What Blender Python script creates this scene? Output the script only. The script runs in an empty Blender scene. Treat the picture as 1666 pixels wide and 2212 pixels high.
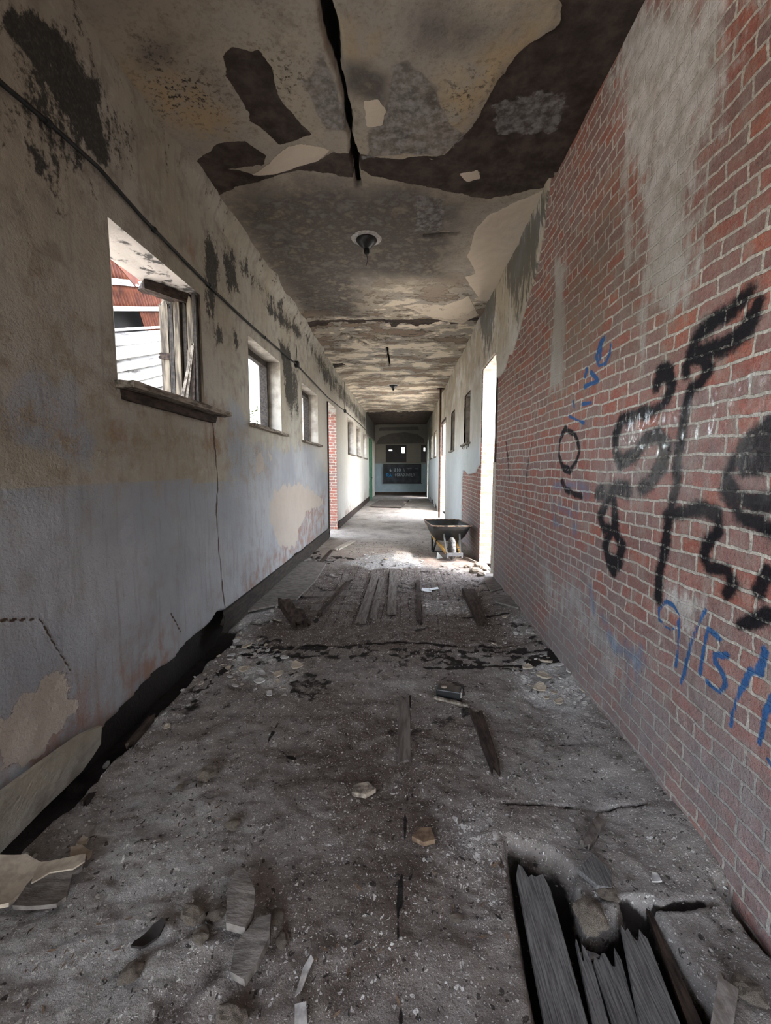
import bpy, bmesh, math, random
import numpy as np
from mathutils import Vector, Matrix, Euler, noise as mnoise

random.seed(7)
SC = bpy.context.scene
COL = SC.collection

# ------------------------------------------------------------------ camera, sky, sun, exposure
F, H = 930.0, 1.55                       # focal length in pixels of the 1666x2212 frame, eye height
YAW, PITCH = math.radians(2.57), math.radians(5.89)
XL, XR, ZC, YEND = -1.69, 1.22, 3.93, 24.4   # left wall, right wall, ceiling, far wall
TH = 0.32                                # wall thickness

cam = bpy.data.cameras.new('camera'); cam_o = bpy.data.objects.new('camera', cam); COL.objects.link(cam_o)
cam.sensor_fit = 'VERTICAL'; cam.sensor_height = 24.0; cam.lens = F / 2212 * 24.0
cam.clip_start = 0.05; cam.clip_end = 300
cam_o.location = (0, 0, H); cam_o.rotation_euler = (math.pi / 2 - PITCH, 0, YAW)
SC.camera = cam_o

SC.view_settings.view_transform = 'Standard'; SC.view_settings.look = 'None'
SC.view_settings.gamma = 1.0; SC.view_settings.use_curve_mapping = False
SC.view_settings.exposure = 2.38
SC.cycles.max_bounces = 5; SC.cycles.diffuse_bounces = 4; SC.cycles.glossy_bounces = 2; SC.cycles.transmission_bounces = 1
SC.cycles.use_adaptive_sampling = True; SC.cycles.adaptive_threshold = 0.1; SC.cycles.caustics_reflective = False; SC.cycles.caustics_refractive = False

SUN_DIR = Vector((-0.46, 0.32, -0.83)).normalized()
W = bpy.data.worlds.new('sky'); SC.world = W; W.use_nodes = True
wn = W.node_tree
bg = wn.nodes['Background']
sky = wn.nodes.new('ShaderNodeTexSky'); sky.sky_type = 'NISHITA'; sky.sun_disc = False
sky.sun_elevation = math.asin(-SUN_DIR.z); sky.sun_rotation = math.radians(140)
sky.air_density = 1.0; sky.dust_density = 2.0; sky.ozone_density = 1.0
hs = wn.nodes.new('ShaderNodeHueSaturation'); hs.inputs['Saturation'].default_value = 0.45
wn.links.new(sky.outputs[0], hs.inputs['Color']); wn.links.new(hs.outputs[0], bg.inputs[0]); bg.inputs[1].default_value = 0.62

sl = bpy.data.lights.new('sun', 'SUN'); sl.energy = 0.95; sl.angle = math.radians(1.2); sl.color = (1.0, 0.94, 0.86)
so = bpy.data.objects.new('sun', sl); COL.objects.link(so)
so.rotation_euler = SUN_DIR.to_track_quat('-Z', 'Y').to_euler(); so.location = (6, -6, 12)

# openings: (near, far, bottom, top)
WIN_L = [(0.15, 1.30, 2.03, 2.96), (2.52, 3.62, 2.04, 2.96), (4.70, 5.90, 2.03, 2.96), (7.10, 8.40, 2.00, 2.93),
         (12.80, 14.20, 1.97, 3.02), (15.10, 16.50, 1.97, 3.0), (17.5, 18.9, 1.95, 2.98)]
DOOR_L = (9.40, 10.66, 0.0, 2.98)
DOOR_R3 = (21.9, 22.6, 0.0, 2.96)
ADDED_DOOR_L0 = (-2.6, -0.7, 0.0, 2.98)  # unseen doorway, added to light the near right wall and floor
DOOR_R = (5.86, 6.96, 0.0, 3.06)
WIN_R = [(8.06, 8.86, 2.02, 2.96), (10.5, 11.35, 1.98, 2.94), (16.6, 17.8, 1.97, 2.96), (18.9, 20.1, 1.97, 2.96)]
DOOR_R2 = (12.75, 15.3, 0.0, 3.02)
YREAR = -7.0  # unseen rear end, left open so sky light fills the near hall

def portal(name, loc, normal, sx, sy):
    d = bpy.data.lights.new(name, 'AREA'); d.shape = 'RECTANGLE'; d.size = sx; d.size_y = sy
    d.cycles.is_portal = True
    o = bpy.data.objects.new(name, d); COL.objects.link(o)
    o.location = loc; o.rotation_euler = Vector(normal).to_track_quat('-Z', 'Z').to_euler()
for a, b, z0, z1 in WIN_L + [DOOR_L, ADDED_DOOR_L0]:
    portal('daylight_portal', (XL - TH - 0.02, (a + b) / 2, (z0 + z1) / 2), (1, 0, 0), b - a, z1 - z0)
for a, b, z0, z1 in WIN_R + [DOOR_R, DOOR_R2, DOOR_R3]:
    portal('daylight_portal', (XR + TH + 0.02, (a + b) / 2, (z0 + z1) / 2), (-1, 0, 0), b - a, z1 - z0)
portal('daylight_portal', (-0.23, YREAR - .1, 1.9), (0, 1, 0), 2.9, 3.8)

# ------------------------------------------------------------------ pixel -> plane of the place
_f = Vector((-math.sin(YAW) * math.cos(PITCH), math.cos(YAW) * math.cos(PITCH), -math.sin(PITCH)))
_r = Vector((math.cos(YAW), math.sin(YAW), 0)); _u = _r.cross(_f)
def _hit(px, py, ax, v):
    d = _f * F + _r * (px - 833) + _u * (1106 - py)
    o = Vector((0, 0, H)); return o + d * ((v - o[ax]) / d[ax])
def on_left(px, py): p = _hit(px, py, 0, XL); return (p.y, p.z)
def on_right(px, py): p = _hit(px, py, 0, XR); return (p.y, p.z)
def on_ceil(px, py): p = _hit(px, py, 2, ZC); return (p.x, p.y)
def on_floor(px, py, z=0.0): p = _hit(px, py, 2, z); return (p.x, p.y)

# ------------------------------------------------------------------ numpy noise and fields
def _hash(ix, iy, seed):
    h = (ix.astype(np.int64) * 374761393 + iy.astype(np.int64) * 668265263 + seed * 974634777) & 0xFFFFFFFF
    h = ((h ^ (h >> 13)) * 1274126177) & 0xFFFFFFFF
    h = h ^ (h >> 16)
    return (h & 0xFFFF).astype(np.float64) / 65535.0
def vnoise(x, y, seed=0):
    x0 = np.floor(x); y0 = np.floor(y); fx = x - x0; fy = y - y0
    fx = fx * fx * (3 - 2 * fx); fy = fy * fy * (3 - 2 * fy)
    a = _hash(x0, y0, seed); b = _hash(x0 + 1, y0, seed); c = _hash(x0, y0 + 1, seed); d = _hash(x0 + 1, y0 + 1, seed)
    return (a * (1 - fx) + b * fx) * (1 - fy) + (c * (1 - fx) + d * fx) * fy
def fbm(x, y, oct=4, seed=0, gain=0.5):
    t = 0; a = 1; s = 0
    for i in range(oct):
        t = t + a * vnoise(x * 2 ** i + 17.3 * i, y * 2 ** i + 5.1 * i, seed + i); s += a; a *= gain
    return t / s
def sdist(U, V, pts, closed=True):
    """signed distance to a polygon (negative inside), or distance to an open polyline"""
    pts = np.array(pts, float); n = len(pts)
    d2 = np.full(U.shape, 1e9); inside = np.zeros(U.shape, bool)
    for i in range(n if closed else n - 1):
        ax, ay = pts[i]; bx, by = pts[(i + 1) % n]
        ex, ey = bx - ax, by - ay; L = ex * ex + ey * ey + 1e-12
        t = np.clip(((U - ax) * ex + (V - ay) * ey) / L, 0, 1)
        d2 = np.minimum(d2, (U - ax - t * ex) ** 2 + (V - ay - t * ey) ** 2)
        if closed:
            cond = (ay > V) != (by > V)
            inside ^= cond & (U < ex * (V - ay) / (ey if abs(ey) > 1e-12 else 1e-12) + ax)
    d = np.sqrt(d2)
    return np.where(inside, -d, d) if closed else d
def soft(sd, w): return np.clip(0.5 - sd / (2 * w), 0, 1)
def sstep(a, b, x): t = np.clip((x - a) / (b - a), 0, 1); return t * t * (3 - 2 * t)
def axis(a, b, step, extra=()):
    """coordinates from a to b, step(v) apart, that include every value of extra"""
    ks = sorted({a, b, *[e for e in extra if a < e < b]}); out = [a]
    for lo, hi in zip(ks, ks[1:]):
        v = lo; seg = []
        while v < hi: v += step(v); seg.append(v)
        n = max(1, len(seg)); tot = [lo]
        s = (hi - lo) / (seg[-1] - lo)
        out += [lo + (q - lo) * s for q in seg]
        out[-1] = hi
    return np.array(out)

# ------------------------------------------------------------------ mesh helpers
def tag(o, label=None, cat=None, group=None, kind=None):
    if label: o['label'] = label
    if cat: o['category'] = cat
    if group: o['group'] = group
    if kind: o['kind'] = kind
    return o
def empty(name, loc=(0, 0, 0), rot=(0, 0, 0), **k):
    o = bpy.data.objects.new(name, None); COL.objects.link(o); o.location = loc; o.rotation_euler = rot
    o.empty_display_size = 0.1
    return tag(o, **k)
def mesh_np(name, V, Q, mats, attrs=None, smooth=True, parent=None, mi=None):
    V = np.asarray(V, np.float32); Q = np.asarray(Q, np.int32); k = Q.shape[1]
    m = bpy.data.meshes.new(name)
    m.vertices.add(len(V)); m.vertices.foreach_set('co', V.ravel())
    m.loops.add(Q.size); m.loops.foreach_set('vertex_index', Q.ravel())
    m.polygons.add(len(Q)); m.polygons.foreach_set('loop_start', np.arange(0, Q.size, k, dtype=np.int32))
    try: m.polygons.foreach_set('loop_total', np.full(len(Q), k, np.int32))
    except Exception: pass
    m.polygons.foreach_set('use_smooth', np.full(len(Q), smooth))
    for mm in mats: m.materials.append(mm)
    if mi is not None: m.polygons.foreach_set('material_index', np.asarray(mi, np.int32))
    m.update(calc_edges=True); m.validate()
    for nme, arr in (attrs or {}).items():
        a = m.attributes.new(nme, 'FLOAT', 'POINT'); a.data.foreach_set('value', np.asarray(arr, np.float32).ravel())
    o = bpy.data.objects.new(name, m); COL.objects.link(o)
    if parent: o.parent = parent
    return o
def grid_faces(nu, nv, keep=None, flip=False):
    i, j = np.meshgrid(np.arange(nu - 1), np.arange(nv - 1), indexing='ij')
    a = i * nv + j; q = np.stack([a, a + nv, a + nv + 1, a + 1], -1).reshape(-1, 4)
    if keep is not None: q = q[keep.ravel()]
    return q[:, ::-1] if flip else q

class MB:
    """collects boxes, tubes, prisms into one mesh"""
    def __init__(s): s.v = []; s.f = []; s.sm = []
    def add(s, vs, fs, smooth=False):
        b = len(s.v); s.v += [tuple(v) for v in vs]; s.f += [tuple(i + b for i in f) for f in fs]; s.sm += [smooth] * len(fs); return s
    def box(s, c, d, rot=(0, 0, 0)):
        R = Euler(rot).to_matrix(); c = Vector(c); x, y, z = d[0] / 2, d[1] / 2, d[2] / 2
        vs = [c + R @ Vector((sx * x, sy * y, sz * z)) for sx in (-1, 1) for sy in (-1, 1) for sz in (-1, 1)]
        return s.add(vs, [(0, 1, 3, 2), (4, 6, 7, 5), (0, 4, 5, 1), (2, 3, 7, 6), (0, 2, 6, 4), (1, 5, 7, 3)])
    def beam(s, a, b, w, h):
        """box of section w x h from a to b"""
        a, b = Vector(a), Vector(b); d = b - a; q = d.to_track_quat('Y', 'Z')
        vs = []
        for y in (0, d.length):
            for x, z in ((-w / 2, -h / 2), (w / 2, -h / 2), (w / 2, h / 2), (-w / 2, h / 2)):
                vs.append(a + q @ Vector((x, y, z)))
        return s.add(vs, [(0, 1, 2, 3), (7, 6, 5, 4), (0, 4, 5, 1), (1, 5, 6, 2), (2, 6, 7, 3), (3, 7, 4, 0)])
    def tube(s, pts, r, n=10, closed=False, cap=True):
        pts = [Vector(p) for p in pts]; m = len(pts); rs = r if isinstance(r, (list, tuple)) else [r] * m
        vs = []; up = None
        for i, p in enumerate(pts):
            t = (pts[(i + 1) % m] - pts[i - 1]) if closed or 0 < i < m - 1 else (pts[1] - pts[0] if i == 0 else pts[-1] - pts[-2])
            t.normalize()
            if up is None:
                up = Vector((0, 0, 1)) if abs(t.z) < 0.9 else Vector((1, 0, 0))
            a = t.cross(up)
            if a.length < 1e-4: a = t.cross(Vector((0.3, 0.9, 0.1)))
            a.normalize(); b = a.cross(t).normalized(); up = b
            vs += [p + (a * math.cos(2 * math.pi * k / n) + b * math.sin(2 * math.pi * k / n)) * rs[i] for k in range(n)]
        fs = []
        for i in range(m if closed else m - 1):
            for k in range(n):
                j = (i + 1) % m
                fs.append((i * n + k, i * n + (k + 1) % n, j * n + (k + 1) % n, j * n + k))
        if cap and not closed: fs += [tuple(range(n))[::-1], tuple((m - 1) * n + k for k in range(n))]
        return s.add(vs, fs, True)
    def prism(s, poly, z0, z1, xf=None):
        n = len(poly); vs = [Vector((x, y, z0)) for x, y in poly] + [Vector((x, y, z1)) for x, y in poly]
        if xf: vs = [xf(v) for v in vs]
        return s.add(vs, [tuple(range(n))[::-1], tuple(range(n, 2 * n))] + [(i, (i + 1) % n, n + (i + 1) % n, n + i) for i in range(n)])
    def lathe(s, prof, n=24, c=(0, 0, 0)):
        vs = [(c[0] + r * math.cos(2 * math.pi * k / n), c[1] + r * math.sin(2 * math.pi * k / n), c[2] + z) for r, z in prof for k in range(n)]
        fs = [(i * n + k, i * n + (k + 1) % n, (i + 1) * n + (k + 1) % n, (i + 1) * n + k) for i in range(len(prof) - 1) for k in range(n)]
        return s.add(vs, fs, True)
    def build(s, name, mat, parent=None, bevel=0):
        m = bpy.data.meshes.new(name); m.from_pydata(s.v, [], s.f); m.materials.append(mat)
        m.polygons.foreach_set('use_smooth', s.sm); m.update()
        bm = bmesh.new(); bm.from_mesh(m); bmesh.ops.recalc_face_normals(bm, faces=bm.faces); bm.to_mesh(m); bm.free()
        o = bpy.data.objects.new(name, m); COL.objects.link(o)
        if parent: o.parent = parent
        if bevel:
            b = o.modifiers.new('bevel', 'BEVEL'); b.width = bevel; b.segments = 2; b.limit_method = 'ANGLE'
        return o

# ------------------------------------------------------------------ materials
class NT:
    def __init__(s, name):
        s.m = bpy.data.materials.new(name); s.m.use_nodes = True; s.t = s.m.node_tree
        s.b = s.t.nodes['Principled BSDF']; s.b.inputs['Specular IOR Level'].default_value = 0.25
        s.co = s.n('ShaderNodeTexCoord').outputs['Object']
    def n(s, ty, **props):
        x = s.t.nodes.new(ty)
        for k, v in props.items(): setattr(x, k, v)
        return x
    def put(s, sock, v):
        if isinstance(v, bpy.types.NodeSocket): s.t.links.new(v, sock)
        elif v is not None: sock.default_value = v
    def math(s, op, a, b=0.0, c=None, clamp=False):
        x = s.n('ShaderNodeMath', operation=op, use_clamp=clamp); s.put(x.inputs[0], a); s.put(x.inputs[1], b)
        if c is not None: s.put(x.inputs[2], c)
        return x.outputs[0]
    def mix(s, f, a, b, mode='MIX'):
        x = s.n('ShaderNodeMix', data_type='RGBA', blend_type=mode, clamp_factor=True)
        s.put(x.inputs[0], f); s.put(x.inputs[6], (*a, 1) if isinstance(a, tuple) else a); s.put(x.inputs[7], (*b, 1) if isinstance(b, tuple) else b)
        return x.outputs[2]
    def noise(s, scale, detail=4, rough=0.55, vec=None, dist=0.0):
        x = s.n('ShaderNodeTexNoise'); s.put(x.inputs['Vector'], vec or s.co); x.inputs['Scale'].default_value = scale
        x.inputs['Detail'].default_value = detail; x.inputs['Roughness'].default_value = rough; x.inputs['Distortion'].default_value = dist
        return x.outputs[0]
    def step(s, v, lo, hi):
        x = s.n('ShaderNodeMapRange', interpolation_type='SMOOTHSTEP'); s.put(x.inputs[0], v)
        x.inputs[1].default_value = lo; x.inputs[2].default_value = hi; return x.outputs[0]
    def attr(s, name): return s.n('ShaderNodeAttribute', attribute_name=name).outputs['Fac']
    def scaled(s, v):
        x = s.n('ShaderNodeMapping'); s.put(x.inputs[0], s.co); x.inputs['Scale'].default_value = v; return x.outputs[0]
    def xyz(s, vec=None):
        x = s.n('ShaderNodeSeparateXYZ'); s.put(x.inputs[0], vec or s.co); return x.outputs
    def vec(s, x, y, z):
        c = s.n('ShaderNodeCombineXYZ'); s.put(c.inputs[0], x); s.put(c.inputs[1], y); s.put(c.inputs[2], z); return c.outputs[0]
    def ragged(s, name, scale=18, amp=0.7, w=0.06, detail=5):
        """a painted-on area whose soft attribute edge is torn up by noise"""
        a = s.attr(name); nz = s.math('SUBTRACT', s.noise(scale, detail, 0.6), 0.5)
        core = s.math('MULTIPLY', s.math('MULTIPLY', a, s.math('SUBTRACT', 1.0, a)), 4.0)
        return s.step(s.math('ADD', a, s.math('MULTIPLY', s.math('MULTIPLY', nz, amp), s.math('ADD', core, 0.15))), 0.5 - w, 0.5 + w)
    def bump(s, h, strength=0.5, dist=0.01, prev=None):
        x = s.n('ShaderNodeBump'); s.put(x.inputs['Strength'], strength); x.inputs['Distance'].default_value = dist
        s.put(x.inputs['Height'], h)
        if prev is not None: s.put(x.inputs['Normal'], prev)
        return x.outputs[0]
    def out(s, col, rough=0.85, normal=None, metal=None, spec=None):
        s.put(s.b.inputs['Base Color'], (*col, 1) if isinstance(col, tuple) else col); s.put(s.b.inputs['Roughness'], rough)
        if normal is not None: s.put(s.b.inputs['Normal'], normal)
        if metal is not None: s.put(s.b.inputs['Metallic'], metal)
        if spec is not None: s.put(s.b.inputs['Specular IOR Level'], spec)
        return s.m

def simple(name, col, rough=0.7, var=0.25, scale=20, bump=0.3, dist=0.004, col2=None, stretch=None, metal=None, spec=None, lo=0.35, hi=0.65):
    t = NT(name); v = t.scaled(stretch) if stretch else None
    nz = t.noise(scale, 5, 0.6, v); c2 = col2 or tuple(c * (1 - var) for c in col)
    return t.out(t.mix(t.step(nz, lo, hi), c2, col), rough, t.bump(nz, bump, dist) if bump else None, metal, spec)

# --- left wall plaster: beige above, grey paint below, mould, ochre crust, peeled patches, cracks
def mat_left():
    t = NT('left_plaster')
    n1 = t.noise(1.1, 4); n2 = t.noise(6, 5, 0.65); n3 = t.noise(45, 4, 0.7); nv = t.noise(4, 5, 0.6, t.scaled((1, 6, 0.6)))
    up = t.mix(t.step(n1, .35, .65), (.325, .295, .235), (.385, .37, .325))
    up = t.mix(t.step(n2, .45, .72), up, (.235, .215, .185)); up = t.mix(t.math('MULTIPLY', t.step(t.noise(14, 5, .7), .52, .68), .45), up, (.44, .415, .35))
    low = t.mix(t.step(n1, .35, .65), (.27, .285, .31), (.355, .37, .385))
    low = t.mix(t.math('MULTIPLY', t.step(n2, .5, .72), .5), low, (.27, .25, .235))
    c = t.mix(t.step(t.math('ADD', t.attr('low'), t.math('MULTIPLY', t.math('SUBTRACT', n2, .5), .25)), .42, .58), up, low)
    c = t.mix(t.math('MULTIPLY', t.step(nv, .5, .75), .4), c, (.16, .15, .14))
    c = t.mix(t.math('MULTIPLY', t.attr('pale'), t.math('ADD', .35, t.math('MULTIPLY', n2, .7))), c, (.68, .655, .59))
    och = t.math('MULTIPLY', t.attr('ochre'), t.step(t.math('ADD', t.math('MULTIPLY', n2, .6), t.math('MULTIPLY', n3, .4)), .46, .60))
    c = t.mix(t.math('MULTIPLY', och, .7), c, t.mix(t.step(n3, .4, .65), (.25, .185, .105), (.37, .28, .16)))
    rust = t.math('MULTIPLY', t.attr('rust'), t.step(t.math('ADD', n2, t.math('MULTIPLY', nv, .3)), .5, .8))
    c = t.mix(rust, c, (.24, .13, .085))
    pe = t.ragged('peel', 11, 2.2, .03, 6)
    c = t.mix(pe, c, t.mix(n2, (.44, .385, .325), (.36, .32, .285)))
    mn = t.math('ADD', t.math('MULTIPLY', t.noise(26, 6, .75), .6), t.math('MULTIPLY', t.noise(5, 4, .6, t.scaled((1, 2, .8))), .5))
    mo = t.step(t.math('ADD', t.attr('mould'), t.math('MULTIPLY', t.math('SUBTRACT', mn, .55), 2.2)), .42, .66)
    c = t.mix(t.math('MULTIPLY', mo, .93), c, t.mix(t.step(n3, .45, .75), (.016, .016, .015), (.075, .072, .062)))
    c = t.mix(t.step(t.attr('crack'), .35, .65), c, (.06, .035, .02))
    ga = t.step(t.attr('gap'), .4, .6)
    c = t.mix(ga, c, (.02, .017, .015))
    c = t.mix(t.math('MULTIPLY', t.step(n3, .62, .75), .35), c, (.16, .14, .12))
    bmp = t.bump(t.math('ADD', t.math('MULTIPLY', n2, 1.0), t.math('MULTIPLY', n3, .5)), .7, .016)
    crust = t.noise(60, 3, .6)
    bmp = t.bump(t.math('MULTIPLY', crust, t.math('ADD', t.math('MULTIPLY', t.attr('ochre'), 1.2), .28)), .9, .02, bmp)
    bmp = t.bump(t.math('ADD', t.math('MULTIPLY', pe, -1.0), t.math('MULTIPLY', t.attr('crack'), -1.0)), .8, .008, bmp)
    return t.out(c, .78, bmp, spec=.3)

def mat_ceiling():
    t = NT('ceiling_plaster')
    n1 = t.noise(1.4, 4); n2 = t.noise(7, 6, .65); n3 = t.noise(40, 5, .7); ns = t.noise(2.1, 7, .66, t.scaled((.6, 1, 1)))
    c = t.mix(t.step(n1, .35, .65), (.39, .34, .265), (.33, .30, .26))
    c = t.mix(t.math('MULTIPLY', t.step(n2, .5, .75), .75), c, (.22, .185, .15))
    c = t.mix(t.math('MULTIPLY', t.math('MULTIPLY', t.step(n3, .5, .7), t.step(n2, .35, .6)), .5), c, (.11, .095, .08)); c = t.mix(t.math('MULTIPLY', t.attr('yellow'), t.step(n2, .3, .6)), c, (.42, .325, .20))
    # flaking streaks further down the hall
    fl = t.math('MULTIPLY', t.math('MULTIPLY', t.attr('flaky'), t.step(ns, .545, .57)), .9)
    c = t.mix(fl, c, t.mix(n2, (.16, .115, .085), (.30, .235, .18)))
    c = t.mix(t.math('MULTIPLY', t.attr('flaky'), t.step(ns, .47, .44)), c, (.68, .60, .48)); c = t.mix(t.math('MULTIPLY', t.math('MULTIPLY', t.attr('flaky'), t.math('MULTIPLY', t.step(ns, .535, .547), t.step(ns, .565, .55))), .8), c, (.06, .045, .035))
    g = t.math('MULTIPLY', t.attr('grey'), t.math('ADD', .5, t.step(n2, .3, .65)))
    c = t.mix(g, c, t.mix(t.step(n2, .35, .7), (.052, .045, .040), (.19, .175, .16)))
    br = t.ragged('bare', 7, .9, .02, 5)
    c = t.mix(br, c, t.mix(t.step(n2, .3, .75), (.034, .025, .021), (.095, .074, .062)))
    ash = t.ragged('ash', 8, 1.6, .12, 6)
    c = t.mix(t.math('MULTIPLY', ash, t.math('ADD', .3, t.math('MULTIPLY', n2, .9))), c, t.mix(t.step(t.noise(16, 6, .7), .38, .66), (.09, .08, .073), (.29, .285, .28)))
    sp = t.math('MULTIPLY', t.attr('speck'), t.step(t.noise(30, 5, .7), .52, .62))
    c = t.mix(sp, c, (.05, .045, .04))
    w = t.ragged('fresh', 9, .9, .02, 5)
    c = t.mix(w, c, t.mix(n2, (.62, .53, .41), (.55, .49, .41)))
    cr = t.step(t.attr('crack'), .4, .6)
    c = t.mix(cr, c, (.008, .007, .006))
    b = t.bump(t.math('ADD', n2, t.math('MULTIPLY', n3, .4)), .55, .012)
    b = t.bump(t.math('SUBTRACT', w, t.math('ADD', br, fl)), 1.0, .012, b)
    return t.out(c, .9, b, spec=.15)

def brick_nodes(t, u, v, seed=0.0):
    """returns colour, mortar mask, height for bricks laid along (u, v)"""
    wob = t.noise(9, 3, .5); wob2 = t.noise(9, 3, .5, t.scaled((1.3, 1.3, 1.3)))
    uu = t.math('ADD', u, t.math('MULTIPLY', t.math('SUBTRACT', wob, .5), .03)); vv = t.math('ADD', t.math('ADD', v, t.math('MULTIPLY', t.math('SUBTRACT', wob2, .5), .022)), t.math('MULTIPLY', t.math('SUBTRACT', t.noise(1.7, 2), .5), .05))
    row = t.math('FRACT', t.math('DIVIDE', t.math('FLOOR', t.math('DIVIDE', vv, .0695)), 6.0)); head = t.math('LESS_THAN', row, .1)
    def lay_(width):
        B = t.n('ShaderNodeTexBrick', offset=.5, offset_frequency=2, squash=1.0)
        t.put(B.inputs['Vector'], t.vec(uu, vv, 0.0))
        B.inputs['Scale'].default_value = 1; B.inputs['Brick Width'].default_value = width; B.inputs['Row Height'].default_value = .0695
        B.inputs['Mortar Size'].default_value = .0092; B.inputs['Mortar Smooth'].default_value = .6; B.inputs['Bias'].default_value = 0
        B.inputs['Color1'].default_value = (0, 0, 0, 1); B.inputs['Color2'].default_value = (1, 1, 1, 1); B.inputs['Mortar'].default_value = (.5, .5, .5, 1)
        return B.outputs['Color'], B.outputs['Fac']
    c1, f1 = lay_(.215); c2, f2 = lay_(.1075)
    bcol = t.mix(head, c1, c2); fac = t.math('ADD', t.math('MULTIPLY', f1, t.math('SUBTRACT', 1.0, head)), t.math('MULTIPLY', f2, head))
    r = t.n('ShaderNodeValToRGB'); t.put(r.inputs[0], bcol)
    e = r.color_ramp.elements; e[0].position = 0; e[0].color = (.235, .125, .108, 1); e[1].position = 1; e[1].color = (.39, .14, .095, 1)
    for p, c in ((.2, (.30, .145, .122, 1)), (.4, (.24, .155, .143, 1)), (.6, (.345, .16, .13, 1)), (.8, (.32, .112, .085, 1))):
        x = e.new(p); x.color = c
    n = t.noise(14, 5, .7); n3 = t.noise(70, 3, .7)
    bc = t.mix(t.math('MULTIPLY', t.step(n, .42, .72), .6), r.outputs[0], (.21, .15, .13)); bc = t.mix(t.math('MULTIPLY', t.step(n3, .5, .7), .45), bc, (.38, .29, .235)); bc = t.mix(t.math('MULTIPLY', t.step(n3, .42, .3), .5), bc, (.09, .05, .045))
    mort = t.mix(t.step(n3, .3, .7), (.36, .32, .27), (.66, .61, .52))
    f = t.step(t.math('ADD', fac, t.math('ADD', t.math('MULTIPLY', t.math('SUBTRACT', n3, .5), .9), t.math('MULTIPLY', t.math('SUBTRACT', n, .5), .8))), .3, .7)
    col = t.mix(f, bc, mort)
    h = t.math('ADD', t.math('MULTIPLY', f, -1.0), t.math('ADD', t.math('MULTIPLY', n, .5), t.math('MULTIPLY', n3, .3)))
    return col, f, h

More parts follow.
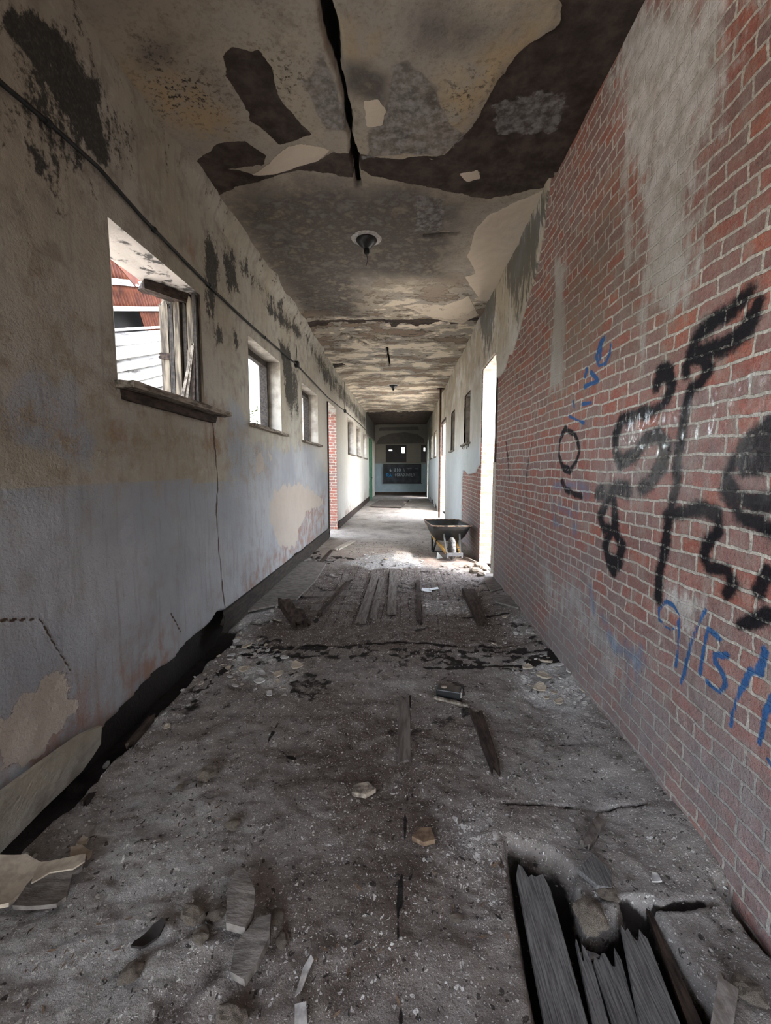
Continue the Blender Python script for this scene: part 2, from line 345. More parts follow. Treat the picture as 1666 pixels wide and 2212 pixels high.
def mat_right():
    t = NT('right_brick')
    p = t.xyz(); c, f, h = brick_nodes(t, p[1], p[2])
    n1 = t.noise(2.2, 5, .6); n2 = t.noise(10, 5, .65); n3 = t.noise(60, 4, .7)
    nv = t.noise(6, 6, .65, t.scaled((1, 3.2, .35)))
    c = t.mix(t.math('MULTIPLY', t.step(t.math('ADD', t.math('MULTIPLY', n2, .6), t.math('MULTIPLY', nv, .5)), .50, .72), .6), c, (.36, .315, .265))
    wa = t.step(t.math('ADD', t.attr('smear'), t.math('MULTIPLY', t.math('SUBTRACT', t.math('ADD', t.math('MULTIPLY', n2, .4), t.math('MULTIPLY', nv, .6)), .5), 1.5)), .30, .70)
    c = t.mix(t.math('MULTIPLY', wa, .88), c, t.mix(t.step(n2, .35, .65), (.40, .37, .325), (.60, .575, .54)))
    br = t.math('MULTIPLY', t.attr('brown'), t.step(n2, .3, .6))
    c = t.mix(t.math('MULTIPLY', br, .55), c, (.2, .15, .105))
    du = t.math('MULTIPLY', t.attr('dust'), t.step(t.math('ADD', n1, t.math('MULTIPLY', n3, .2)), .3, .7))
    c = t.mix(t.math('MULTIPLY', du, .72), c, (.255, .245, .25))
    bl = t.attr('blue'); bl = t.step(t.math('ADD', bl, t.math('MULTIPLY', t.math('SUBTRACT', n3, .5), .7)), .3, .75)
    c = t.mix(t.math('MULTIPLY', bl, .92), c, (.018, .105, .27))
    fb = t.math('MULTIPLY', t.attr('faint'), t.step(n2, .3, .6)); c = t.mix(t.math('MULTIPLY', fb, .6), c, (.10, .17, .28))
    bk = t.step(t.math('ADD', t.attr('black'), t.math('ADD', t.math('MULTIPLY', t.math('SUBTRACT', n2, .5), .8), t.math('MULTIPLY', t.math('SUBTRACT', n3, .5), .6))), .20, .68)
    c = t.mix(t.math('MULTIPLY', t.math('MULTIPLY', bk, .97), t.math('SUBTRACT', 1.0, t.math('MULTIPLY', t.math('MULTIPLY', f, t.step(n3, .5, .62)), .55))), c, (.006, .007, .010))
    # plaster coat
    pl = t.step(t.attr('coat'), .35, .65)
    pc = t.mix(t.step(n1, .35, .65), (.60, .585, .54), (.50, .48, .43))
    pc = t.mix(t.math('MULTIPLY', t.step(t.xyz()[2], 2.1, 1.8), .6), pc, (.50, .57, .60))  # lower plaster tinted blue to paint in skylight from the left doorway
    pc = t.mix(t.math('MULTIPLY', t.attr('upper'), t.step(n1, .3, .6)), pc, (.42, .36, .27))
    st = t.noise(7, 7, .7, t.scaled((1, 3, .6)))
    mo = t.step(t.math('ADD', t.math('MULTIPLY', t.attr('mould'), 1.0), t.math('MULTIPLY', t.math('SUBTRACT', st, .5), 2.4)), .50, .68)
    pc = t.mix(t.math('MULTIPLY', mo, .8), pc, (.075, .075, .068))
    c = t.mix(pl, c, pc)
    hh = t.mix(pl, h, t.math('MULTIPLY', n2, .5))
    hh = t.math('MULTIPLY', hh, t.math('SUBTRACT', 1.0, t.math('MULTIPLY', wa, .35)))
    b = t.bump(hh, 1.0, .022); b = t.bump(n3, .6, .009, b)
    gloss = t.math('MULTIPLY', t.math('MAXIMUM', bk, t.attr('wet')), t.math('SUBTRACT', 1.0, pl))
    wet = t.math('MULTIPLY', t.attr('wet'), t.math('SUBTRACT', 1.0, pl))
    b = t.bump(t.noise(55, 4, .6), t.math('MULTIPLY', wet, 1.0), .02, b)
    t.put(t.b.inputs['Coat Weight'], t.math('MULTIPLY', wet, t.step(t.noise(16, 5, .7), .44, .56))); t.b.inputs['Coat Roughness'].default_value = .10; t.b.inputs['Coat IOR'].default_value = 2.0
    return t.out(c, t.math('SUBTRACT', .82, t.math('ADD', t.math('MULTIPLY', bk, .12), t.math('MULTIPLY', wet, .62))), b, spec=t.math('ADD', .12, t.math('MULTIPLY', wet, .88)))

def mat_floor():
    t = NT('floor_dirt')
    n1 = t.noise(1.6, 5, .6); n2 = t.noise(9, 6, .68); n3 = t.noise(55, 5, .75); n4 = t.noise(160, 3, .7)
    c = t.mix(t.step(n1, .35, .65), (.205, .178, .158), (.285, .265, .25))
    c = t.mix(t.math('MULTIPLY', t.step(n2, .48, .72), .8), c, (.085, .07, .06))
    c = t.mix(t.math('MULTIPLY', t.attr('smoothgrey'), t.step(n2, .75, .4)), c, (.36, .35, .34))
    c = t.mix(t.math('MULTIPLY', t.attr('brown'), t.math('ADD', .45, t.step(n2, .3, .6))), c, t.mix(n3, (.055, .042, .035), (.165, .13, .11)))
    c = t.mix(t.math('MULTIPLY', t.attr('red'), t.step(n2, .3, .6)), c, (.33, .215, .165))
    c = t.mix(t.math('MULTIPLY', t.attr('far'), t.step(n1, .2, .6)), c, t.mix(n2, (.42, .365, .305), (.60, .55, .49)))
    # board joints that show through further along
    lines = t.noise(14, 3, .5, t.scaled((.35, 2.2, 1)))
    c = t.mix(t.math('MULTIPLY', t.math('MULTIPLY', t.attr('far'), t.step(lines, .56, .66)), .6), c, (.10, .08, .065))
    xj = t.math('FRACT', t.math('DIVIDE', t.math('ADD', t.xyz()[0], t.math('ADD', t.math('MULTIPLY', n2, .05), t.math('MULTIPLY', n1, .12))), .095))
    c = t.mix(t.math('MULTIPLY', t.math('MULTIPLY', t.step(t.math('ABSOLUTE', t.math('SUBTRACT', xj, .5)), .10, .04), t.step(n2, .36, .5)), t.math('MULTIPLY', t.attr('strips'), .9)), c, (.028, .022, .018))
    yj = t.math('FRACT', t.math('DIVIDE', t.math('ADD', t.xyz()[1], t.math('MULTIPLY', n2, .05)), .16))
    jl = t.math('MULTIPLY', t.step(t.math('ABSOLUTE', t.math('SUBTRACT', yj, .5)), .06, .02), t.step(n1, .38, .55))
    c = t.mix(t.math('MULTIPLY', t.math('MULTIPLY', jl, t.attr('far')), .75), c, (.07, .055, .045))
    wv = t.n('ShaderNodeVectorMath', operation='ADD'); nc = t.n('ShaderNodeTexNoise'); nc.inputs['Scale'].default_value = 30; t.put(nc.inputs['Vector'], t.co)
    sc_ = t.n('ShaderNodeVectorMath', operation='SCALE'); t.put(sc_.inputs[0], nc.outputs['Color']); sc_.inputs['Scale'].default_value = .045; t.put(wv.inputs[0], t.co); t.put(wv.inputs[1], sc_.outputs[0])
    fleck = None
    for scale, lo_ in ((24, .78), (75, .60), (190, .56)):
        v = t.n('ShaderNodeTexVoronoi', feature='F1'); t.put(v.inputs['Vector'], wv.outputs[0]); v.inputs['Scale'].default_value = scale
        rc = t.n('ShaderNodeSeparateColor'); t.put(rc.inputs[0], v.outputs['Color'])
        on = t.step(t.math('ADD', t.math('MULTIPLY', t.attr('white'), 1.1), t.math('MULTIPLY', t.math('SUBTRACT', rc.outputs[0], .5), .9)), lo_, lo_ + .05)
        size = t.math('ADD', .10, t.math('MULTIPLY', rc.outputs[1], .42))
        k = t.math('MULTIPLY', on, t.step(t.math('SUBTRACT', size, v.outputs['Distance']), -.02, .04))
        fleck = k if fleck is None else t.math('MAXIMUM', fleck, k)
    c = t.mix(t.math('MULTIPLY', t.step(t.math('ADD', t.attr('white'), t.math('MULTIPLY', t.math('SUBTRACT', n2, .5), .9)), .42, .9), .8), c, (.40, .39, .375))
    v = t.n('ShaderNodeTexVoronoi', feature='F1'); t.put(v.inputs['Vector'], wv.outputs[0]); v.inputs['Scale'].default_value = 60
    rc = t.n('ShaderNodeSeparateColor'); t.put(rc.inputs[0], v.outputs['Color'])
    dk = t.math('MULTIPLY', t.step(t.math('ADD', rc.outputs[0], t.math('MULTIPLY', t.math('SUBTRACT', n2, .5), .9)), .80, .84), t.step(t.math('SUBTRACT', t.math('ADD', .12, t.math('MULTIPLY', rc.outputs[1], .4)), v.outputs['Distance']), -.02, .05))
    c = t.mix(t.math('MULTIPLY', dk, .85), c, (.035, .03, .027))
    c = t.mix(fleck, c, t.mix(n2, (.42, .40, .375), (.78, .765, .735)))
    c = t.mix(t.math('MULTIPLY', t.step(n4, .60, .68), .6), c, (.40, .385, .365)); c = t.mix(t.math('MULTIPLY', t.step(n4, .42, .34), .5), c, (.06, .05, .043))
    c = t.mix(t.math('MULTIPLY', t.step(n3, .36, .27), .8), c, (.035, .028, .024))
    c = t.mix(t.step(t.math('ADD', t.attr('dark'), t.math('MULTIPLY', t.math('SUBTRACT', n2, .5), .8)), .4, .7), c, (.022, .018, .016))
    b = t.bump(t.math('ADD', n2, t.math('MULTIPLY', n3, .9)), .7, .016); b = t.bump(n4, .7, .005, b); b = t.bump(fleck, .8, .006, b)
    return t.out(c, .92, b, spec=.15)

def mat_jamb_brick(name, white):
    t = NT(name); p = t.xyz(); c, f, h = brick_nodes(t, p[0], p[2]); n2 = t.noise(8, 5, .65)
    m = t.step(t.math('ADD', t.math('MULTIPLY', t.math('SUBTRACT', p[2], white), 3.0), t.math('MULTIPLY', t.math('SUBTRACT', n2, .5), 1.2)), 0, .25)
    c = t.mix(m, c, (.50, .49, .46))
    return t.out(c, .85, t.bump(h, .7, .01))
def mat_end():
    t = NT('end_plaster'); p = t.xyz(); n1 = t.noise(1.2, 5, .6); n2 = t.noise(6, 5, .65)
    c = t.mix(n1, (.14, .13, .115), (.24, .23, .20)); low = t.mix(n2, (.20, .27, .31), (.30, .38, .42))
    c = t.mix(t.step(p[2], 1.80, 1.76), c, low)
    c = t.mix(t.step(t.attr('arch'), .4, .6), c, t.mix(n2, (.06, .055, .05), (.13, .125, .115)))
    return t.out(c, .85, t.bump(n2, .4, .01))
def mat_corrugated():
    t = NT('rusty_tin'); n = t.noise(4, 6, .7); n2 = t.noise(30, 4, .7, t.scaled((1, 1, .15)))
    c = t.mix(t.step(n, .35, .65), (.05, .012, .006), (.095, .028, .012)); c = t.mix(t.step(n2, .52, .7), c, (.02, .009, .006))  # rust darkened so its colour carries the shade on the sheets
    return t.out(c, .75, t.bump(n, .4, .005))

M = dict(
    left=mat_left(), ceiling=mat_ceiling(), right=mat_right(), floor=mat_floor(), end=mat_end(), tin=mat_corrugated(),
    jamb_right=mat_jamb_brick('right_jamb_brick', 1.95), jamb_left=mat_jamb_brick('left_jamb_brick', 2.85),
    plaster=simple('reveal_plaster', (.49, .455, .40), .85, scale=5, col2=(.27, .24, .205), bump=.5, dist=.01),
    soffit=simple('peeling_soffit', (.42, .38, .345), .85, scale=11, col2=(.07, .065, .06), bump=.7, dist=.01, lo=.38, hi=.48),
    oldwood=simple('weathered_wood', (.30, .265, .22), .85, scale=6, col2=(.075, .06, .048), stretch=(6, 1, 6), bump=.6, dist=.006),
    vwood=simple('upright_wood', (.21, .175, .13), .85, scale=5, col2=(.05, .04, .032), stretch=(7, 7, .7), bump=.6, dist=.006),
    darkwood=simple('dark_wood', (.045, .036, .03), .75, scale=8, col2=(.018, .015, .013), stretch=(5, 1, 5), bump=.5),
    char=simple('charred_board', (.19, .185, .18), .85, scale=8, col2=(.055, .053, .052), stretch=(28, 1.3, 28), bump=.5, dist=.004, lo=.3, hi=.7),
    rotwood=simple('rotten_wood', (.062, .042, .032), .9, scale=9, col2=(.018, .013, .011), stretch=(4, 1, 4), bump=1, dist=.012),
    greyboard=simple('dusty_board', (.17, .15, .135), .9, scale=8, col2=(.085, .07, .06), stretch=(6, .8, 6), bump=.6, dist=.005),
    paleboard=simple('pale_board', (.55, .51, .44), .85, scale=10, col2=(.38, .34, .29), stretch=(6, .8, 6), bump=.3),
    cable=simple('black_conduit', (.022, .023, .023), .6, bump=0),
    black=simple('black_enamel', (.06, .058, .055), .42, scale=25, col2=(.009, .010, .011), bump=.15, spec=.5, lo=.55, hi=.75),
    tray_in=simple('tray_enamel', (.05, .06, .062), .45, scale=8, col2=(.018, .02, .021), bump=.2, spec=.5),
    rim=simple('worn_rim', (.42, .28, .2), .5, scale=18, col2=(.05, .045, .04), bump=.2, metal=.3),
    yellow=simple('varnished_ash', (.62, .36, .07), .45, scale=12, col2=(.42, .22, .05), stretch=(5, .5, 5), bump=.1, spec=.4),
    rubber=simple('dusty_rubber', (.20, .195, .19), .9, scale=30, col2=(.05, .05, .05), bump=.4),
    steel=simple('dull_steel', (.10, .10, .105), .55, scale=20, metal=.4, bump=.15),
    chip_cream=simple('cream_plaster', (.46, .40, .315), .85, scale=25, col2=(.32, .275, .22), bump=.4),
    chip_white=simple('white_plaster', (.58, .57, .545), .85, scale=30, col2=(.33, .32, .305), bump=.4),
    chip_grey=simple('grey_plaster', (.235, .22, .205), .88, scale=30, col2=(.13, .12, .112), bump=.5),
    stone=simple('dusty_stone', (.20, .182, .165), .9, scale=14, col2=(.10, .09, .08), stretch=(1, 3, 1), bump=.8, dist=.008),
    clod=simple('crumbled_mortar', (.36, .305, .245), .92, scale=26, col2=(.10, .083, .07), bump=1, dist=.01),
    leaf=simple('dead_leaf', (.22, .155, .10), .8, scale=30, col2=(.10, .065, .045), bump=.2),
    darkleaf=simple('black_leaf', (.03, .026, .024), .8, scale=30, bump=.2),
    paper=simple('white_paper', (.74, .77, .77), .7, scale=12, col2=(.6, .64, .65), bump=.1),
    plastic=simple('black_plastic', (.016, .017, .018), .4, scale=20, bump=.1, spec=.5),
    whiteclap=simple('flaking_white_paint', (.50, .49, .475), .85, scale=4, col2=(.16, .15, .14), stretch=(1, .6, 3), bump=.5, dist=.01, lo=.36, hi=.5),
    ground=simple('pale_yard', (.66, .61, .53), .95, scale=3, col2=(.52, .48, .40), bump=.4, dist=.03),
    green=simple('green_paint', (.07, .20, .12), .6, scale=10, col2=(.05, .14, .085), bump=.2),
    board=simple('chalkboard_slate', (.012, .014, .018), .6, scale=3, col2=(.03, .038, .05), bump=.1),
    chalk=simple('white_spray', (.33, .37, .40), .9, scale=14, col2=(.12, .14, .16), bump=0, lo=.35, hi=.55),
    bluechalk=simple('blue_spray', (.03, .20, .42), .9, scale=14, col2=(.02, .10, .22), bump=0),
    rust=simple('rusted_pipe', (.11, .055, .035), .7, scale=14, col2=(.05, .03, .022), bump=.3),
    foliage=simple('leaf_green', (.07, .10, .03), .8, scale=8, col2=(.03, .045, .015), bump=0),
    roomdark=simple('near_black_wall', (.03, .027, .025), .9, scale=3, bump=.3),  # near black, so the back room's gloom sits in the wall colour
    greypaint=simple('grey_green_trim', (.30, .32, .30), .7, scale=8, col2=(.2, .22, .2), bump=.2),
)
NEAR = lambda k, m: (lambda v: max(m, k * abs(v)))
STEP = NEAR(0.0062, 0.011)
def big_step(v): return STEP(v) if v > 0.7 else (0.012 if v > 0.2 else 0.25)

def in_holes(u, v, holes):
    uc = (u[:-1] + u[1:]) / 2; vc = (v[:-1] + v[1:]) / 2
    k = np.ones((len(uc), len(vc)), bool)
    for a, b, z0, z1 in holes:
        k &= ~(((uc > a) & (uc < b))[:, None] & ((vc > z0) & (vc < z1))[None, :])
    return k
def hole_fade(U, V, holes, w=0.06):
    d = np.full(U.shape, 9.0)
    for a, b, z0, z1 in holes:
        dx = np.maximum(np.maximum(a - U, U - b), 0); dz = np.maximum(np.maximum(z0 - V, V - z1), 0)
        d = np.minimum(d, np.hypot(dx, dz))
    return np.clip(d / w, 0, 1)
def PL(fn, *pts): return [fn(*p) for p in pts]

def wall(name, x, outx, holes, u, v, disp, attrs, mat, label):
    """a corridor side wall: a dense inner face with holes, and an outer skin"""
    nu, nv = len(u), len(v); U, V = np.meshgrid(u, v, indexing='ij')
    inner = np.stack([x + disp, U, V], -1).reshape(-1, 3)
    right = x > 0
    q = grid_faces(nu, nv, in_holes(u, v, holes), flip=not right)
    ou = np.array(sorted({u[0], u[-1], *[h[i] for h in holes for i in (0, 1)]})); ov = np.array(sorted({v[0], v[-1], *[h[i] for h in holes for i in (2, 3) if v[0] < h[i] < v[-1]]}))
    OU, OV = np.meshgrid(ou, ov, indexing='ij')
    outer = np.stack([np.full(OU.shape, outx), OU, OV], -1).reshape(-1, 3)
    q2 = grid_faces(len(ou), len(ov), in_holes(ou, ov, holes), flip=right) + len(inner)
    at = {k: np.concatenate([a.ravel(), np.zeros(len(outer))]) for k, a in attrs.items()}
    o = mesh_np(name, np.concatenate([inner, outer]), np.concatenate([q, q2]), [mat], at)
    return tag(o, label, 'wall', kind='structure')

# ------------------------------------------------------------------ left wall
holesL = WIN_L + [DOOR_L, ADDED_DOOR_L0]
uL = axis(YREAR, YEND, big_step, [h[i] for h in holesL for i in (0, 1)])
vL = axis(-0.25, ZC + 0.03, lambda z: 0.016, [2.03, 2.04, 2.00, 1.97, 1.95, 2.96, 2.93, 3.02, 3.0, 2.98, 0.0])
U, V = np.meshgrid(uL, vL, indexing='ij')
wob = (fbm(U * 5, V * 5, 4, 3) - .5)
def F_(polys, fn, w): 
    r = np.zeros(U.shape)
    for p in polys: r = np.maximum(r, soft(sdist(U, V, PL(fn, *p)) + wob * w * 1.2, w))
    return r
mould = F_([[(0, 0), (60, 0), (130, 60), (200, 180), (225, 260), (240, 372), (205, 345), (160, 280), (110, 210), (60, 130), (0, 60)]], on_left, .05) * 1.0
mould = np.maximum(mould, .72 * F_([[(20, 250), (80, 290), (130, 330), (142, 390), (120, 428), (80, 390), (38, 340)]], on_left, .09))
mould = np.maximum(mould, .6 * F_([[(100, 225), (150, 270), (215, 350), (225, 395), (180, 370), (120, 300)]], on_left, .1))
mould = np.maximum(mould, .9 * F_([[(440, 505), (468, 500), (478, 580), (470, 650), (462, 690), (446, 690), (438, 640)]], on_left, .15))
mould = np.maximum(mould, .85 * F_([[(505, 712), (520, 735), (514, 760), (503, 740)], [(462, 712), (478, 708), (486, 745), (470, 752)], [(560, 640), (640, 700), (660, 735), (640, 730), (580, 680)], [(470, 520), (500, 540), (520, 640), (490, 640)], [(600, 730), (625, 745), (640, 880), (622, 880)]], on_left, .12))
mould = np.maximum(mould, .62 * F_([[(605, 770), (645, 790), (648, 900), (630, 905), (618, 860)], [(470, 490), (560, 590), (640, 690), (640, 720), (540, 620), (470, 530)], [(640, 690), (720, 800), (790, 900), (790, 930), (700, 830)]], on_left, .16))
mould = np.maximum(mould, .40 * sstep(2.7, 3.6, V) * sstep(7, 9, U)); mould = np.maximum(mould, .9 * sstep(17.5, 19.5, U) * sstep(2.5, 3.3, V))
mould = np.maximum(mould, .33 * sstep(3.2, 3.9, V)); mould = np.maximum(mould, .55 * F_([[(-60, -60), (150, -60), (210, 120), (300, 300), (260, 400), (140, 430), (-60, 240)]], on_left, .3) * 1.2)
ochre = F_([[(0, 650), (90, 700), (235, 860), (330, 880), (470, 905), (540, 930), (590, 1000), (560, 1030), (90, 1042), (0, 1040)]], on_left, .18) * .9
ochre = np.maximum(ochre, .7 * F_([[(70, 560), (180, 640), (230, 760), (200, 830), (60, 690)]], on_left, .15))
low = (1 - .55 * sstep(10.4, 11.2, U)) * soft(V - 1.44 + .02 * np.sign(fbm(U * 1.3, V * 0, 2, 9) - .5), .05)
low = np.maximum(low, .8 * F_([[(0, 730), (90, 760), (230, 900), (200, 1020), (0, 1000)]], on_left, .2))
low = np.maximum(low, .75 * F_([[(480, 830), (530, 830), (535, 930), (590, 950), (700, 960), (700, 1100), (480, 1060)]], on_left, .3))
pale = np.maximum(.75 * sstep(7.3, 9.2, U) * sstep(1.3, 1.9, V) * sstep(3.5, 2.9, V), .85 * sstep(10.4, 11.0, U) * sstep(3.6, 3.0, V))  # pale plaster, lightened further to paint in the daylight on these stretches
peel = F_([[(590, 1060), (640, 1045), (678, 1062), (700, 1085), (662, 1110), (645, 1150), (640, 1182), (605, 1180), (580, 1120)]], on_left, .10) 
vs_ = fbm(U * 9, V * 2.2, 5, 13, .6) - .5
peel = soft(.5 * .2 - peel * .2 + vs_ * .22, .03)
peel = np.maximum(peel, F_([[(553, 985), (565, 975), (570, 1015), (555, 1020)], [(580, 970), (590, 985), (585, 1008)], [(0, 1560), (60, 1500), (130, 1440), (160, 1470), (165, 1540), (90, 1620), (0, 1680)]], on_left, .05))
rust = .9 * sstep(.75, .1, V) * sstep(.35, .6, fbm(U * 1.2, V * 1.2, 3, 21)) + .6 * F_([[(245, 920), (285, 930), (285, 975), (265, 975)], [(400, 480), (412, 480), (420, 560), (405, 560)]], on_left, .05)
rust = np.maximum(rust, .8 * F_([[(440, 870), (480, 890), (480, 960), (450, 960)], [(640, 1090), (705, 1060), (700, 1150), (600, 1230), (560, 1260), (600, 1180)]], on_left, .12))
crk = np.zeros(U.shape)
for pts, w in (([(458, 890), (463, 960), (471, 1050), (467, 1110), (475, 1200), (480, 1255), (487, 1312)], .012), ([(85, 1335), (110, 1380), (155, 1450)], .006), ([(368, 1325), (390, 1365)], .006), ([(0, 1340), (85, 1338)], .006)):
    crk = np.maximum(crk, soft(sdist(U, V, PL(on_left, *pts), False) + wob * .012 - w, w * .8))
edge = .16 + .05 * np.sin(U * 2.1) + .11 * (fbm(U * 4, U * 0, 4, 5) - .5)
edge = np.where(U < 9.3, edge, -1.0)
gap = soft((V - edge), .018)
disp = (fbm(U * 3, V * 3, 3, 2) - .5) * .022 + (fbm(U * 14, V * 14, 3, 8) - .5) * .006 - peel * .006 + ochre * (fbm(U * 40, V * 40, 2, 6) - .5) * .012
disp = disp * hole_fade(U, V, holesL) - gap * .12
# the hump where the plaster pulled away from the ceiling
disp += sstep(3.72, 3.93, V) * (.06 + .07 * (fbm(U * 2.5, V * 0, 3, 77) - .3)) * sstep(3.2, 3.6, U) * sstep(9.4, 8.6, U)
disp += .03 * sstep(9.35, 9.30, U)*0
wall('wall_left', XL, XL - TH, holesL, uL, vL, disp, dict(mould=mould, ochre=ochre, low=low, peel=peel, rust=rust, crack=crk, gap=gap, pale=pale), M['left'],
     'long left corridor wall of stained beige plaster over faded grey paint')

# ------------------------------------------------------------------ right wall
holesR = WIN_R + [DOOR_R, DOOR_R2, DOOR_R3]
uR = axis(YREAR, YEND, big_step, [h[i] for h in holesR for i in (0, 1)])
vR = axis(-0.25, ZC + 0.03, lambda z: 0.014, [2.02, 1.98, 1.97, 2.96, 2.94, 3.06, 3.02, 0.0])
U, V = np.meshgrid(uR, vR, indexing='ij'); wob = (fbm(U * 6, V * 6, 4, 31) - .5)
coat_poly = [(3.83, 4.1), (3.88, 3.93), (4.02, 3.68), (4.15, 3.45), (4.27, 3.31), (4.55, 3.12), (4.74, 3.0), (5.03, 2.82), (5.2, 2.84), (5.35, 2.72), (5.6, 2.70), (5.87, 2.72),
             (5.87, 3.06), (6.96, 3.06), (6.97, 1.60), (7.4, 1.46), (8.3, 1.42), (8.9, 1.50), (9.1, 1.3), (9.15, .6), (9.2, -.3), (25, -.3), (25, 4.1)]
coat = soft(sdist(U, V, coat_poly) + wob * .035, .012)
black = np.zeros(U.shape); GW = 1.45
def stroke(pts, w, s=.5):
    return soft(sdist(U, V, PL(on_right, *pts), False) + wob * .03 - w * GW, w * s * GW)
STK = 1.0
for pts, w in (
    ([(1612, 640), (1575, 672), (1544, 690), (1507, 725), (1489, 765)], .028), ([(1627, 682), (1610, 715), (1598, 728), (1551, 750), (1500, 765)], .026), ([(1640, 650), (1625, 690)], .02),
    ([(1478, 808), (1477, 790), (1489, 776), (1515, 774), (1528, 798), (1513, 825), (1489, 842), (1478, 882), (1471, 944), (1467, 998), (1464, 1046), (1453, 1089), (1442, 1144), (1435, 1198), (1426, 1240), (1424, 1292)], .021),
    ([(1416, 832), (1424, 806), (1442, 805), (1450, 831), (1438, 867), (1416, 886), (1376, 895), (1345, 908), (1331, 940), (1329, 975), (1345, 1002), (1373, 983), (1398, 950), (1424, 935), (1440, 965), (1431, 1010), (1410, 1046), (1391, 1055)], .024),
    ([(1293, 1066), (1329, 1058), (1355, 1058)], .032), ([(1320, 1062), (1311, 1089), (1296, 1115), (1307, 1142), (1329, 1147), (1345, 1180), (1337, 1218), (1318, 1208), (1307, 1178), (1322, 1152)], .026), ([(1329, 1075), (1331, 1130)], .024), ([(1318, 1215), (1328, 1238)], .022),
    ([(1672, 918), (1630, 945), (1602, 972), (1580, 1005)], .024), ([(1600, 975), (1606, 1010), (1640, 1005), (1672, 985)], .024), ([(1570, 1040), (1590, 1075), (1630, 1085), (1672, 1085)], .024), ([(1572, 1020), (1565, 1060), (1600, 1115), (1672, 1150)], .022), ([(1640, 950), (1660, 1000)], .024),
    ([(1440, 1112), (1480, 1105), (1520, 1097), (1550, 1112), (1554, 1150), (1531, 1172), (1520, 1200), (1534, 1225), (1574, 1232), (1584, 1262), (1572, 1280)], .021), ([(1656, 1235), (1642, 1275)], .016), ([(1660, 1330), (1600, 1350)], .015)):
    black = np.maximum(black, stroke(pts, w, 1.0))
black = np.maximum(black, .8 * stroke([(1250, 965), (1243, 940), (1222, 925), (1212, 950), (1209, 985), (1218, 1010), (1232, 1018), (1246, 995), (1252, 975)], .018))
black = np.maximum(black, .75 * stroke([(1215, 1040), (1225, 1060), (1255, 1072)], .02, .6))
for pts, w, a in (([(1093, 955), (1097, 985), (1100, 1035)], .014, .8), ([(1098, 1035), (1103, 1200)], .01, .5), ([(1160, 895), (1155, 920), (1140, 1010), (1130, 1200)], .022, .42), ([(1420, 890), (1470, 860)], .01, .4)):
    black = np.maximum(black, a * stroke(pts, w, .8))
blue = np.zeros(U.shape); GW = 1.25
for pts, w in (
    ([(1307, 730), (1294, 750), (1288, 770), (1293, 791), (1309, 785), (1319, 760), (1323, 738)], .012), ([(1300, 740), (1296, 775)], .014), ([(1267, 797), (1264, 812)], .012), ([(1276, 805), (1293, 822), (1262, 836)], .014),
    ([(1238, 868), (1240, 880)], .012), ([(1256, 873), (1276, 870)], .014), ([(1230, 900), (1245, 907), (1261, 914)], .012), ([(1218, 930), (1211, 950)], .01),
    ([(1456, 1306), (1442, 1299), (1424, 1315), (1426, 1340), (1443, 1359), (1460, 1357), (1470, 1330), (1456, 1306)], .0075), ([(1469, 1335), (1465, 1371), (1462, 1407), (1458, 1440)], .008),
    ([(1526, 1318), (1507, 1357), (1493, 1393), (1482, 1434), (1469, 1478)], .008), ([(1531, 1357), (1550, 1374), (1556, 1380)], .010), ([(1530, 1362), (1523, 1398), (1514, 1454)], .008),
    ([(1573, 1415), (1545, 1414), (1547, 1431), (1563, 1453), (1571, 1478), (1556, 1496), (1528, 1473)], .009), ([(1622, 1448), (1601, 1489), (1580, 1545), (1576, 1568)], .009), ([(1655, 1408), (1645, 1435), (1640, 1450)], .014),
    ([(1668, 1505), (1650, 1550), (1636, 1605)], .010), ([(1656, 1640), (1672, 1668)], .009)):
    blue = np.maximum(blue, stroke(pts, w, .55))
faint = np.zeros(U.shape)
for pts, w in (([(1198, 1050), (1250, 1048)], .02), ([(1250, 1050), (1270, 1065)], .03), ([(1197, 1085), (1198, 1130)], .022), ([(1210, 1095), (1235, 1110)], .02), ([(1243, 1100), (1240, 1160)], .022), ([(1200, 1130), (1212, 1135)], .015), ([(1275, 1272), (1281, 1320)], .02), ([(1310, 1358), (1328, 1400), (1385, 1425)], .022), ([(1352, 1385), (1362, 1500)], .014), ([(1385, 1400), (1378, 1440)], .014), ([(1300, 1330), (1312, 1360)], .014), ([(1366, 1400), (1376, 1470)], .012)):
    faint = np.maximum(faint, stroke(pts, w, .8))
def FR(polys, w):
    r = np.zeros(U.shape)
    for p in polys: r = np.maximum(r, soft(sdist(U, V, PL(on_right, *p)) + wob * w, w))
    return r
smear = FR([[(1370, 0), (1540, 0), (1600, 60), (1560, 200), (1530, 300), (1500, 430), (1490, 560), (1470, 640), (1420, 640), (1400, 560), (1390, 400), (1350, 300), (1330, 150)]], .25) * 1.0
smear = np.maximum(smear, .8 * FR([[(1345, 250), (1372, 250), (1360, 580), (1350, 580)], [(1200, 560), (1225, 560), (1215, 840), (1185, 850)], [(1380, 560), (1410, 560), (1395, 780), (1385, 780)], [(1430, 1250), (1520, 1290), (1500, 1400), (1440, 1330)]], .1))
smear = np.maximum(smear, .55 * FR([[(1150, 1180), (1250, 1200), (1380, 1420), (1400, 1560), (1300, 1480), (1180, 1330)]], .3))
brown = FR([[(1190, 640), (1330, 420), (1330, 700), (1260, 860), (1180, 900)], [(1340, 560), (1480, 560), (1450, 760), (1340, 800)]], .3)
dust = sstep(1.15, .25, V) * .95; dust = np.maximum(dust, .8 * FR([[(1100, 1180), (1250, 1200), (1420, 1500), (1500, 1700), (1300, 1560)]], .3))
wet = FR([[(1380, 930), (1666, 900), (1666, 1060), (1300, 1060), (1300, 1030)]], .18) * .85
